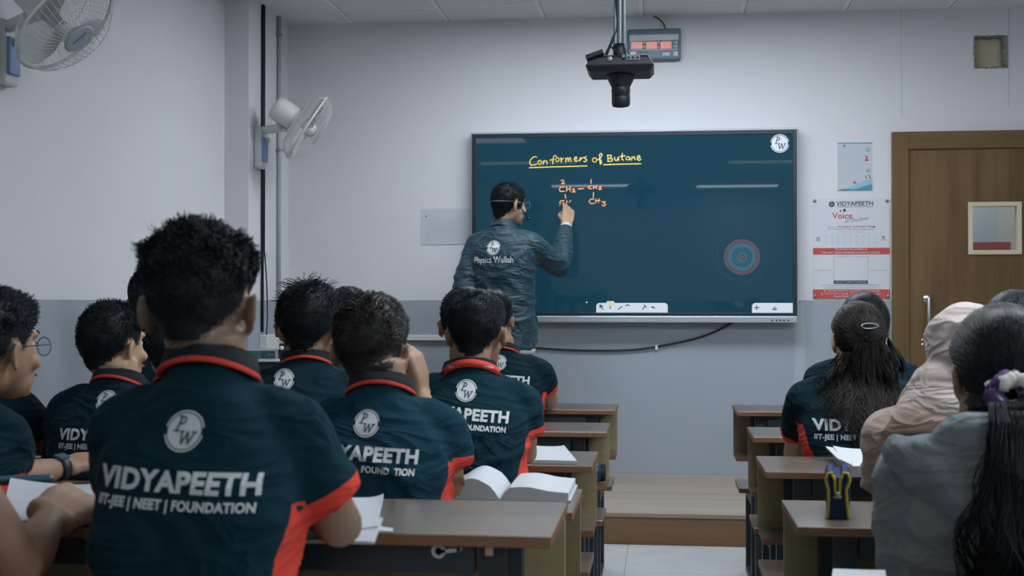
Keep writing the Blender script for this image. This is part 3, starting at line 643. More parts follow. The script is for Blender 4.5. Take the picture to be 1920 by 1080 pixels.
for x, y in ((1527.5, 376.5), (1662.5, 376.5), (1528, 555), (1665, 555)):
    p = onY(x, y, YW - .006); local(r, Soup().lathe([(.010, 0), (.009, .006), (.001, .009)], p, Matrix.Rotation(math.pi / 2, 3, 'X'), 14).obj('stud', M['metal_grey'], smooth=True))
sheet('paper_slip', 1585, 563, 1656, 590, M['paper'], 'blank white paper under the feedback poster, half hidden by a girl', 'paper')

# ================================================================== CLOCK
ck = empty('digital_clock', (onY(1226, 110, YW).x, YW, onY(1226, 110, YW).z), label='red digit wall clock hanging high above the interactive board', cat='clock')
c0 = onY(1176, 55, YW - .05); c1 = onY(1276.5, 111, YW - .05)
M['clock_face'] = mat('clock_face', (.03, .085, .12), .35); M['clock_frame'] = mat('clock_frame', (.075, .125, .155), .45)
M['led_bed'] = mat('led_window', (.55, .33, .28), .4, emit=.25); M['led'] = mat('led_digit', (.75, .10, .05), .4, emit=.7)
local(ck, Soup().box((c0.x, YW - .05, c1.z), (c1.x, YW, c0.z)).obj('case', M['clock_frame'], bevel=.008))
local(ck, Soup().box((c0.x + .012, YW - .053, c1.z + .014), (c1.x - .012, YW - .048, c0.z - .012)).obj('face', M['clock_face']))
def ckp(x, y): p = onY(1080 + x / 5.683, 30 + y / 5.683, YW - .053); return (p.x, p.z)
def onclock(nm, vf, m, lay=1): return local(ck, flat(nm, vf, m, (0, YW - .053, 0), (1, 0, 0), (0, 0, 1), .0008 * lay))
def ckr(x0, y0, x1, y1): a, b = ckp(x0, y1), ckp(x1, y0); return rect2d(a[0], a[1], b[0], b[1])
onclock('paper_strip', poly2d([ckp(572, 205), ckp(1092, 192), ckp(1092, 255), ckp(572, 270)]), M['paper'], 3)
onclock('digit_window', merge2d([ckr(592, 275, 708, 350), ckr(748, 275, 864, 350), ckr(902, 270, 1018, 348)]), M['led_bed'])
onclock('window_frame', merge2d([stroke2d([ckp(*p) for p in ((588, 275), (588, 360), (1074, 358), (1074, 262))], .0035)]), M['ink_white'])
for q in ((575, 378, 640, 425), (922, 388, 1000, 422), (1040, 376, 1086, 424), (1040, 280, 1070, 290), (1040, 318, 1070, 330)): onclock('label_strip', ckr(*q), M['ink_white'])
SEG = {'0': 'abcdef', '1': 'bc', '5': 'afgcd', '3': 'abgcd', '6': 'afgedc', '7': 'abc'}
def digit(ch, x, y, w_, h_):
    q = {'a': [(0, 0), (1, 0)], 'b': [(1, 0), (1, .5)], 'c': [(1, .5), (1, 1)], 'd': [(0, 1), (1, 1)], 'e': [(0, .5), (0, 1)], 'f': [(0, 0), (0, .5)], 'g': [(0, .5), (1, .5)]}
    return [stroke2d([ckp(x + a * w_ + (1 - b) * 6, y + b * h_) for a, b in q[s_]], .0035) for s_ in SEG[ch]]
dg_ = []
for ch, x in zip('071536', (604, 660, 760, 816, 912, 968)): dg_ += digit(ch, x, 285, 34, 54)
onclock('digits', merge2d(dg_), M['led'], 2)
onclock('colon', merge2d([shift(disc2d(.005, 12), *ckp(x, y)) for x in (728, 882) for y in (284, 328)]), M['led'], 2)
onclock('brand_text', shift(text2d('Ajanta', .0, .02), *ckp(610, 198)), M['ink_white'])
cable([onY(1226, 31, YW - .01), onY(1236, 36, YW - .012), onY(1245, 46, YW - .012), onY(1247, 57, YW - .02)], .0035, 'thin dark lead from the ceiling down to the digital clock')

# ================================================================== CEILING-HUNG CAMERA
pc = at(1163, 123, 5.0); tc_ = empty('dome_camera', (pc.x, pc.y, HC), label='black pan-tilt camera on a grey ceiling pole above the aisle', cat='camera')
def pz(x, y, d=5.0): return at(x, y, d)
top = pz(1162, 92)
s = Soup()
for dx, rr in ((-.017, .008), (0, .010), (.018, .008)): s.tube([(top.x + dx, top.y, top.z), (top.x + dx, top.y, HC)], rr, 10)
local(tc_, s.obj('pole', M['metal_grey'], smooth=True))
s = Soup().lathe([(.02, .05), (.026, .03), (.026, -.02), (.012, -.04), (.010, -.075)], (top.x, top.y, top.z - .03), n=16).tube([(top.x - .025, top.y - .02, top.z), (top.x + .02, top.y - .03, top.z - .05)], .006, 6)
local(tc_, s.obj('swivel', M['plastic_black'], smooth=True))
# body: a shallow wedge seen from behind and a little below
bl, br_ = pz(1100, 133), pz(1227, 133); zt = pz(1160, 112).z; zb = pz(1160, 142).z; yb = top.y
s = Soup(); hw = (br_.x - bl.x) / 2; bx_ = (bl.x + br_.x) / 2
def ringz(z, w_, y0, y1): return [Vector((bx_ - w_, yb + y0, z)), Vector((bx_ + w_, yb + y0, z)), Vector((bx_ + w_, yb + y1, z)), Vector((bx_ - w_, yb + y1, z))]
s.loft([ringz(zb, hw * .86, -.09, .09), ringz(zb + .022, hw, -.11, .11), ringz(zt - .012, hw * .86, -.105, .11), ringz(zt, hw * .82, -.10, .10)])
local(tc_, s.obj('base_body', M['plastic_black'], bevel=.004))
fy = yb - .108
s = Soup()
for x in (1180, 1188, 1197): q = pz(x, 118.5); s.box((q.x - .008, fy - .004, q.z - .008), (q.x + .008, fy + .01, q.z + .008)); s.box((q.x - .005, fy - .006, q.z - .005), (q.x + .005, fy + .01, q.z + .005), 1)
q = pz(1145, 120); s.lathe([(.011, 0), (.010, .006), (.004, .008)], (q.x, fy, q.z), Matrix.Rotation(math.pi / 2, 3, 'X'), 12)
local(tc_, s.obj('ports', [M['metal_grey'], M['plastic_black']]))
q = pz(1171, 116); local(tc_, Soup().box((q.x - .006, fy - .012, q.z - .006), (q.x + .006, fy + .01, q.z + .006)).obj('green_plug', M['ink_green']))
s = Soup(); a, b = pz(1101, 118), pz(1134, 106); s.box((-.035, -.04, -.009), (.035, .04, .009), 0, Matrix.Rotation(-.33, 3, 'Y'), ((a.x + b.x) / 2, fy + .02, (a.z + b.z) / 2))
local(tc_, s.obj('side_module', M['plastic_black'], bevel=.003))
hx_ = pz(1164, 150)
s = Soup().lathe([(.057, 0), (.054, -.012), (.046, -.03), (.036, -.05), (.030, -.062), (.02, -.07)], (hx_.x, yb, zb + .004), n=28)
local(tc_, s.obj('turret', M['plastic_black'], smooth=True))
hz = pz(1164, 172).z
s = Soup().ball((hx_.x, yb, hz + .004), (.037, .037, .037)); local(tc_, s.obj('head', M['plastic_black'], smooth=True))
s = Soup().lathe([(.036, .01), (.036, -.045), (.033, -.054), (.026, -.056), (.024, -.05), (.01, -.05)], (hx_.x, yb + .004, hz - .002), Matrix.Rotation(.35, 3, 'X'), 28); local(tc_, s.obj('lens_barrel', M['plastic_black'], smooth=True))
local(tc_, untag(cable([(top.x - .02, top.y, HC), (top.x - .022, top.y - .01, top.z + .35), pz(1157, 40), pz(1148, 75), pz(1138, 98), pz(1133, 108)], .006, 'thick black cable looping from the pole to the hung camera')))
local(tc_, untag(cable([(top.x - .012, top.y, HC), pz(1154, 50), pz(1143, 90), pz(1136, 112)], .0025, 'thin black lead beside the thick cable of the hung camera')))

# ================================================================== WALL FANS
def wall_fan(center, nrm, D, mount, label, Rr=.205, badge=True):
    """cage centre, facing direction, wall mount point (on a wall facing +X)"""
    n = Vector(nrm).normalized(); r = empty('wall_fan', mount, label=label, cat='wall fan', group='wall fans of the left side')
    up = Vector((0, 0, 1)); x = up.cross(n).normalized(); y = n.cross(x); R = Matrix((x, y, n)).transposed(); c = Vector(center)
    def W(a, b, d): return c + R @ Vector((a, b, d))
    for nm, sg in (('front_cage', 1), ('rear_cage', -1)):
        s = Soup()
        for i in range(54):
            a = 2 * math.pi * i / 54; tw = .25 * sg; pts = []
            for k, (rr, dz) in enumerate(((.045, .075), (.09, .08), (.15, .068), (.187, .038), (Rr, .0))):
                aa = a + tw * (1 - rr / Rr); pts.append(W(rr * math.cos(aa), rr * math.sin(aa), dz * sg))
            s.tube(pts, .0011, 4, cap=False)
        for rr, dz in ((.09, .08), (.15, .068)):
            s.tube([W(rr * math.cos(2 * math.pi * i / 40), rr * math.sin(2 * math.pi * i / 40), dz * sg) for i in range(41)], .0013, 5, cap=False)
        local(r, s.obj(nm, M['plastic_white'], smooth=True))
    s = Soup().tube([W(Rr * math.cos(2 * math.pi * i / 60), Rr * math.sin(2 * math.pi * i / 60), 0) for i in range(61)], .0062, 8, cap=False)
    local(r, s.obj('cage_rim', M['plastic_white'], smooth=True))
    M3 = R
    s = Soup().lathe([(.01, .083), (.056, .083), (.062, .078), (.062, .072), (.01, .072)], c, M3, 32); local(r, s.obj('badge', M['fan_badge'], smooth=False))
    s = Soup().lathe([(.001, .055), (.03, .05), (.04, .03), (.04, -.03), (.02, -.035)], c, M3, 24); local(r, s.obj('hub', M['plastic_white'], smooth=True))
    for k in range(3):
        s = Soup(); Fr = []
        for i in range(9):
            rr = .03 + .158 * i / 8; w0 = .35 + .5 * math.sin(math.pi * min(1, (i + 1.5) / 9.5)); row = []
            for j in range(8):
                aa = k * 2.094 + (j / 7 - .5) * 2 * w0 * (.85); row.append((rr, aa, .03 * (j / 7 - .5) * 1.6))
            Fr.append(row)
        g = [[W(q[0] * math.cos(q[1]), q[0] * math.sin(q[1]), q[2] + .0015) for q in row] for row in Fr]; h = [[W(q[0] * math.cos(q[1]), q[0] * math.sin(q[1]), q[2] - .0015) for q in row] for row in Fr]
        s.loft([a_ + b_[::-1] for a_, b_ in zip(g, h)]); local(r, s.obj('blade', M['fan_blade'], smooth=False))
    s = Soup().lathe([(.045, -.07), (.065, -.075), (.072, -.10), (.072, -.19), (.066, -.215), (.045, -.225), (.001, -.226)], c, M3, 28); local(r, s.obj('motor_housing', M['plastic_white'], smooth=True))
    # arm from the wall plate to the neck under the motor
    m_ = Vector(mount); nk = W(0, 0, -.12) + Vector((0, 0, -.085))
    s = Soup(); el = Vector((nk.x - .05, nk.y, m_.z + .02))
    s.tube([m_ + Vector((.02, 0, .02)), el], .024, 12).tube([el, nk, W(0, 0, -.13)], [.024, .02, .022], 12); local(r, s.obj('arm', M['plastic_white'], smooth=True))
    s = Soup().lathe([(.014, -.03), (.014, .03), (.004, .032)], el, Matrix.Rotation(math.pi / 2, 3, 'X'), 12); local(r, s.obj('hinge_bolt', M['plastic_grey']))
    s = Soup().box((m_.x - .001, m_.y - .055, m_.z - .20), (m_.x + .045, m_.y + .055, m_.z + .045)); local(r, s.obj('wall_plate', M['plastic_white'], bevel=.012))
    s = Soup().box((m_.x + .04, m_.y - .04, m_.z - .16), (m_.x + .058, m_.y + .04, m_.z - .02)); local(r, s.obj('switch_panel', M['plastic_blue'], bevel=.004))
    s = Soup().lathe([(.016, 0), (.016, .02), (.006, .024)], (m_.x + .056, m_.y, m_.z - .035), Matrix.Rotation(math.pi / 2, 3, 'Y'), 14); local(r, s.obj('speed_knob', M['plastic_white']))
    return r, W
M['fan_blade'] = mat('fan_blade', (.60, .64, .63), .35, .4); M['fan_badge'] = mat('fan_badge', (.34, .39, .44), .4, .4); M['ink_blue'] = mat('ink_blue', (.04, .12, .28), .6)
fn, W_ = wall_fan(at(122, 46, 4.62), (.72, -.06, -.69), 0, onX(2, 62, XL), 'white caged wall fan at the top left corner, facing down')
bt = merge2d([shift(text2d('Almonard', .02, .062), 0, .012), shift(text2d('WALL FAN', .01, .035), 0, -.008)])
n_ = Vector((.72, -.06, -.69)).normalized(); x_ = Vector((0, 0, 1)).cross(n_).normalized(); cxx = Vector((1, .1, -.1)); cxx = (cxx - n_ * cxx.dot(n_)).normalized()
local(fn, flat('badge_print', bt, M['ink_blue'], W_(0, 0, .0832), cxx, n_.cross(cxx), .001))
wall_fan(at(576, 240, 7.32), (.80, .26, -.54), 0, onX(481, 252, XP), 'white caged wall fan on the pillar side, seen edge on')

# ================================================================== PIPES, CABLES AND BOXES IN THE LEFT CORNER
y1_ = onX(519, 300, XP).y; y2_ = onX(490.5, 300, XP).y
pp = empty('conduit_pipe', (XP + .014, y1_, 0), label='thin grey conduit pipe running up the corner beside the wall fan', cat='pipe')
local(pp, Soup().tube([(XP + .014, y1_, 1.0), (XP + .014, y1_, HC)], .0125, 12, cap=False).obj('pipe', M['plastic_grey'], smooth=True))
for py in (64, 281, 560):
    q = onX(519, py, XP); local(pp, Soup().box((XP, y1_ - .026, q.z - .008), (XP + .03, y1_ + .026, q.z + .008)).obj('clamp', M['metal_grey'], bevel=.003))
cb = [tag(Soup().tube([(XP + .010 + dx, y2_ + dy, z1), (XP + .010 + dx, y2_ + dy, HC)], .0085, 8, cap=False).obj('cable', M['cable'], smooth=True), lb, 'cable')
      for dx, dy, z1, lb in ((0, -.012, 1.02, 'left one of two black cables rising behind the pillar fan'), (.0, .010, 1.5, 'right one of two black cables rising behind the pillar fan'))]
cable([(XP + .012, y2_ + .012, 1.52), (XP + .02, y2_ + .03, 1.35), (XP + .02, y2_ + .05, 1.2), (XP + .03, y2_ + .02, 1.08), (XP + .02, y2_ + .03, .98)], .004, 'slack black lead curving down the corner to the white sockets')
# switchboard and amplifier by the corner
q0 = onX(498, 672, XP); q1 = onX(532, 630, XP)
sb = empty('switchboard', (XP, (q0.y + q1.y) / 2, 1.0), label='white socket boxes low in the left corner beside the black cables', cat='switchboard')
yy0, yy1 = onX(486, 650, XP).y, onX(530, 650, XP).y; zz0, zz1 = onX(505, 662, XP).z, onX(505, 628, XP).z
local(sb, Soup().box((XP, yy0, zz0), (XP + .05, yy0 + (yy1 - yy0) * .42, zz1 + .005)).obj('plain_box', M['plastic_white'], bevel=.005))
local(sb, Soup().box((XP, yy0 + (yy1 - yy0) * .46, zz0), (XP + .045, yy1, zz1)).obj('socket_box', M['plastic_white'], bevel=.005))
for i in range(2):
    for j in range(2):
        yc = yy0 + (yy1 - yy0) * (.58 + .26 * i); zc = zz0 + (zz1 - zz0) * (.3 + .42 * j); local(sb, Soup().box((XP + .044, yc - .035, zc - .018), (XP + .05, yc + .035, zc + .018)).obj('switch_rocker', M['plastic_grey'], bevel=.002))
# lectern with an amplifier on it
dl0 = 6.9; lc = at(482, 674, dl0); LZ = lc.z
lt = empty('lectern', (lc.x, lc.y, 0), label='dark lectern with a white edged top in the left corner', cat='lectern')
local(lt, Soup().box((lc.x - .26, lc.y - .02, LZ - .012), (lc.x + .13, lc.y + .38, LZ)).obj('top', M['plastic_white'], bevel=.003))
local(lt, Soup().box((lc.x - .24, lc.y, 0 if lc.y < PF - .5 else PH), (lc.x + .11, lc.y + .36, LZ - .012)).obj('cabinet', M['plastic_black'], bevel=.004))
am = empty('amplifier', (lc.x, lc.y, LZ), label='grey-blue amplifier box lying on the corner lectern', cat='amplifier')
a, b = at(452, 656, dl0), at(517, 671, dl0)
ay = lc.y + .02
local(am, Soup().box((a.x, ay, LZ), (b.x, ay + .22, a.z)).obj('case', M['silver'], bevel=.003))
fxm = a.x + (b.x - a.x) * .52
local(am, Soup().box((a.x + .004, ay - .004, LZ + .006), (fxm, ay, a.z - .006)).obj('grille', M['clock_frame']))
local(am, Soup().box((fxm + .004, ay - .004, LZ + .006), (b.x - .004, ay, a.z - .006)).obj('control_panel', M['clock_face']))
s = Soup()
for i in range(3): s.lathe([(.006, 0), (.005, .008)], (fxm + .05 + i * .018, ay - .004, (LZ + a.z) / 2), Matrix.Rotation(math.pi / 2, 3, 'X'), 10)
local(am, s.obj('knob', M['metal_grey']))
q = at(523, 655, 7.0); 
pg = empty('adapter', (q.x, q.y, LZ), label='small black adapter with a plug standing at the right end of the amplifier', cat='adapter')
local(pg, Soup().box((b.x + .004, lc.y + .06, LZ), (b.x + .04, lc.y + .12, LZ + .085)).obj('case', M['plastic_black'], bevel=.004)); local(pg, Soup().ball((b.x + .02, lc.y + .055, LZ + .06), .012, n=8).obj('plug', M['plastic_white'], smooth=True))

# ================================================================== THINGS ON THE DESKS
def pad(nm, quad, thick, z, m, label, cat, curl=0., lines=None, edge='paper_edge'):
    """a stack of sheets: four corners (x, y), curled and slightly wavy"""
    q = [Vector((p[0], p[1], 0)) for p in quad]; n = 10; s = Soup(); g = []
    for k in (0, 1):
        for i in range(n + 1):
            for j in range(n + 1):
                u, v = i / n, j / n; p = q[0].lerp(q[1], u).lerp(q[3].lerp(q[2], u), v)
                wv = (.5 + .5 * math.sin(3.1 * u + 2 * v)) * .002 + curl * (abs(2 * u - 1) ** 3) * v
                s.v.append((p.x, p.y, z + .0008 + (thick + wv if k else 0)))
    m1 = (n + 1) ** 2
    I = lambda k, i, j: k * m1 + i * (n + 1) + j
    for i in range(n):
        for j in range(n):
            s.f.append((I(1, i, j), I(1, i + 1, j), I(1, i + 1, j + 1), I(1, i, j + 1))); s.mi.append(0)
            s.f.append((I(0, i, j), I(0, i, j + 1), I(0, i + 1, j + 1), I(0, i + 1, j))); s.mi.append(0)
    for i in range(n):
        for a in ((i, 0, i + 1, 0), (i + 1, n, i, n), (0, i + 1, 0, i), (n, i, n, i + 1)):
            s.f.append((I(0, a[0], a[1]), I(0, a[2], a[3]), I(1, a[2], a[3]), I(1, a[0], a[1]))); s.mi.append(1)
    o = s.obj(nm, [m, M[edge]]); return tag(o, label, cat) if label else o
HD = .7625
def quad(z, *pts): return [tuple(onZ(x, y, z)[:2]) for x, y in pts]
M['paper_written'] = mat('paper_written', (.44, .47, .51), .85, .2, var=.12, vscale=28)
pad('notebook', quad(HT, (0, 990), (185, 984), (178, 921), (20, 910)), .008, HT, M['paper_written'], 'open notebook under the clenched hand at the bottom left', 'notebook', .006)
pad('paper_sheets', quad(HT, (535, 1019), (702, 1022), (718, 975), (560, 960)), .003, HT, M['paper_written'], 'written loose papers under the bare elbow on the nearest desk', 'papers')
pad('paper_sheet', quad(HT + .004, (600, 1008), (708, 990), (719, 935), (630, 938)), .002, HT + .004, M['paper'], 'blank white sheet slanting on top of the loose papers', 'paper', .006)
pad('torn_paper', quad(HT, (700, 1000), (736, 1000), (737, 992), (706, 990)), .001, HT, M['paper'], 'small torn paper tip beside the loose papers on the nearest desk', 'paper')
# pencil case, black, far left
p0, p1 = onZ(-60, 914, HT), onZ(92, 908, HT)
tag(Soup().tube([(p0.x, p0.y, HT + .0105), (p1.x, p1.y, HT + .0105)], .0095, 12).obj('pencil_pouch', M['clock_face'], smooth=True), 'flat black pencil pouch behind the open notebook at the far left', 'pencil pouch')
# big open book on the second desk
ob = empty('open_book', onZ(940, 936, HD), label='big open book with blank pages on the second desk', cat='book')
A = onZ(938, 938, HD); x0, y0 = A.x, A.y - .01
def page(nm, x1, curl, thick, y0, y1):
    s = Soup(); rows = []
    for j in range(2):
        y = y0 if j == 0 else y1; up = []; 
        for i in range(15):
            t = i / 14; x = x0 + (x1 - x0) * t; hgt = thick * (1 - .35 * t) * min(1, t * 7) ** .6 + curl * math.sin(math.pi * min(1, t * 1.25)) ** 2 * .5
            up.append(Vector((x, y, HD + .003 + hgt)))
        rows.append(up + [Vector((p.x, p.y, HD + .001)) for p in reversed(up)])
    s.loft(rows); o = s.obj(nm, M['paper']); return local(ob, o)
xR = onZ(1080, 938, HD).x; xl = onZ(800, 938, HD).x
page('right_page', xR - .015, .012, .026, y0 + .0, y0 + .235); page('left_page', xl, .05, .024, y0, y0 + .22)
local(ob, Soup().box((x0, y0 - .003, HD + .0006), (xR - .01, y0 + .24, HD + .004)).box((xl, y0 - .003, HD + .0006), (x0, y0 + .225, HD + .004)).obj('cover', M['plastic_grey']))
pad('notebook', quad(HD, (936, 869), (1082, 871), (1058, 843), (985, 842)), .008, HD, M['paper'], 'white notebook on the third desk beside the elbow of the boy with the red lanyard', 'notebook', .004)
pad('paper_sheet', quad(HD, (998, 779), (1017, 779), (1020, 766), (1004, 766)), .003, HD, M['paper'], 'white paper under the elbow at the front left desk', 'paper')
pad('notebook', quad(HD, (20, 853), (62, 855), (66, 842), (30, 840)), .006, HD, M['paper'], 'white notebook edge by the red cuffed arm at the far left', 'notebook')
pad('notebook', quad(HD, (560, 748), (600, 748), (598, 735), (566, 735)), .012, HD, M['paper'], 'scrap of white notebook showing between two boys shoulders', 'notebook')
tb = pad('textbook', quad(HD, (1588, 896), (1720, 892), (1720, 858), (1562, 862)), .026, HD, M['paper'], 'thick open textbook on the right desk behind the pencil case', 'textbook', .01)
pad('paper_flap', quad(HD, (1570, 884), (1598, 898), (1600, 868), (1548, 860)),   .003, HD + .029, M['paper'], 'single white page hanging off the thick textbook', 'paper')
pad('paper_sheet', quad(HD, (1555, 1120), (1665, 1120), (1660, 1074), (1562, 1074)), .004, HD, M['paper'], 'white sheet just showing at the bottom edge under the grey hoodie', 'paper')
pad('eraser', quad(HD, (1648, 956), (1668, 956), (1668, 944), (1650, 944)), .02, HD, M['paper'], 'white corner of an eraser beside the grey sleeve', 'eraser')
# water bottle lying on the shelf of the fourth desk
bt_ = at(1126, 877, 4.46); 
bo = empty('water_bottle', (bt_.x, bt_.y, .5655), label='dark blue bottle lying on the shelf at the aisle end of a left desk', cat='bottle')
M['bottle'] = mat('bottle_blue', (.02, .05, .10), .3)
R_ = Matrix.Rotation(math.pi / 2, 3, 'Y')
local(bo, Soup().lathe([(.02, -.16), (.034, -.155), (.036, -.14), (.036, -.02), (.03, 0.0)], (bt_.x, 4.285 + .20, .5655 + .036), R_, 20).obj('bottle_body', M['bottle'], smooth=True))
local(bo, Soup().lathe([(.030, -.002), (.030, .014), (.026, .018), (.001, .0185)], (bt_.x, 4.285 + .20, .5655 + .036), R_, 20).obj('cap', M['plastic_black'], smooth=False))

# pencil case, blue and yellow, standing on end towards us
pc0 = onZ(1571, 973, HD); pcs = empty('pencil_case', pc0, label='blue pencil case with yellow piping standing on the right desk', cat='pencil case')
M['pc_blue'] = mat('pc_blue', (.010, .030, .085), .75, .2, bump=.2, bscale=400); M['pc_side'] = mat('pc_side', (.03, .075, .14), .75, .2, bump=.2, bscale=400); M['pc_yellow'] = mat('pc_yellow', (.42, .33, .035), .7, .2)
k_ = 2.58 / 2400
def pcp(x, y): return ((x - 1571.5) * k_, (973 - y) * k_)          # outline in the case's own plane
out = [(1551, 973), (1549, 940), (1547, 915), (1548, 900), (1553, 889), (1562, 889), (1566, 897), (1577, 897), (1581, 889), (1590, 889), (1595, 900), (1595, 915), (1594, 940), (1592, 973)]
O2 = [pcp(*p) for p in out]; dep = .17
s = Soup(); rings = []
for t, sc in ((0, .97), (.008, 1.0), (dep - .008, 1.0), (dep, .97)):
    rings.append([Vector((pc0.x + x * sc + t * .125, pc0.y + t, HD + .001 + max(z, 0) * (.5 + .5 * sc))) for x, z in O2])
s.loft(rings); local(pcs, s.obj('pouch', M['pc_blue']))
s = Soup().tube([(pc0.x + x * .98, pc0.y - .001, HD + .002 + z) for x, z in [pcp(*p) for p in ((1552, 972), (1554, 940), (1554, 920), (1549, 902), (1553, 890), (1561, 889))]], .0032, 8)
s.tube([(pc0.x + x * .98, pc0.y - .001, HD + .002 + z) for x, z in [pcp(*p) for p in ((1591, 972), (1588, 940), (1587, 920), (1594, 902), (1590, 890), (1582, 889))]], .0032, 8)
local(pcs, s.obj('piping', M['pc_yellow'], smooth=True))
s = Soup().tube([(pc0.x + x, pc0.y - .002, HD + .002 + z) for x, z in [pcp(*p) for p in ((1562, 894), (1566, 902), (1567, 922), (1568, 928))]], .004, 8, flat=.6)
s.tube([(pc0.x + x, pc0.y - .002, HD + .002 + z) for x, z in [pcp(*p) for p in ((1580, 894), (1576, 902), (1575, 922), (1574, 928))]], .004, 8, flat=.6)
s.tube([(pc0.x + x, pc0.y - .002, HD + .002 + z) for x, z in [pcp(*p) for p in ((1566, 934), (1576, 934))]], .003, 8)
local(pcs, s.obj('zip_tape', M['pc_yellow'], smooth=True))
q = pcp(1571, 927); local(pcs, Soup().box((pc0.x + q[0] - .004, pc0.y - .008, HD + q[1] - .006), (pc0.x + q[0] + .004, pc0.y - .001, HD + q[1] + .006)).obj('zip_pull', M['chrome'], bevel=.002))
q0, q1 = pcp(1571.5, 897), pcp(1571.5, 926); local(pcs, Soup().tube([(pc0.x + q0[0], pc0.y - .001, HD + q0[1]), (pc0.x + q1[0], pc0.y - .002, HD + q1[1])], .0025, 8).obj('zip_teeth', M['plastic_black']))

# ================================================================== PEOPLE
def sstep(a, b, x): t = np.clip((x - a) / (b - a), 0, 1); return t * t * (3 - 2 * t)
def rotz(a): return Matrix.Rotation(a, 3, 'Z')
TORSO = [(-.04, .168, .122), (.10, .172, .122), (.28, .160, .112), (.46, .160, .110), (.62, .172, .114), (.74, .178, .113), (.82, .173, .104), (.885, .158, .090), (.94, .126, .076), (.98, .096, .068), (1.02, .072, .060), (1.05, .061, .057), (1.10, .058, .055)]

def hand_shapes(s, wrist, d, palm, side, curl=.5, thumb=.5, k=1., spread=.09):
    """palm and five fingers; d = direction of the fingers, palm = palm normal, side = +1 right hand"""
    d = Vector(d).normalized(); n = Vector(palm); n = (n - d * n.dot(d)).normalized(); u = d.cross(n) * side      # u towards the thumb
    w = Vector(wrist)
    P = lambda a, b, c: w + d * a * k + u * b * k + n * c * k
    for b in (-.028, -.009, .010, .028): s.tube([P(.0, b * .62, 0), P(.045, b * .9, -.004), P(.088, b, 0)], [.017 * k, .0165 * k, .0125 * k], 8)
    s.tube([P(.0, -.018, 0), P(.0, .018, 0)], .02 * k, 8)
    for i, (b, L) in enumerate(((.030, .074), (.010, .082), (-.010, .076), (-.029, .060))):
        a0 = (.35 + .12 * i) * curl; p = P(.086, b, 0); ang = a0; pts = [p]; dirf = (d + u * spread * (1.2 - i * .8)).normalized()
        for j, sg in enumerate((.45, .32, .23)):
            ang = ang + (0 if j == 0 else curl * (1.15 if j == 1 else .8)); q = dirf * math.cos(ang) + n * math.sin(ang); p = p + q * L * sg * k * 1.05; pts.append(p)
        s.tube(pts, [.0095 * k, .0090 * k, .0082 * k, .0068 * k], 8)
    t0 = P(.018, .026, .006); t1 = P(.05, .047 - .012 * thumb, .012 + .022 * thumb); t2 = P(.078, .050 - .03 * thumb, .018 + .03 * thumb); t3 = P(.098, .046 - .045 * thumb, .02 + .03 * thumb)
    s.tube([t0, t1, t2, t3], [.016 * k, .0115 * k, .0098 * k, .007 * k], 8)

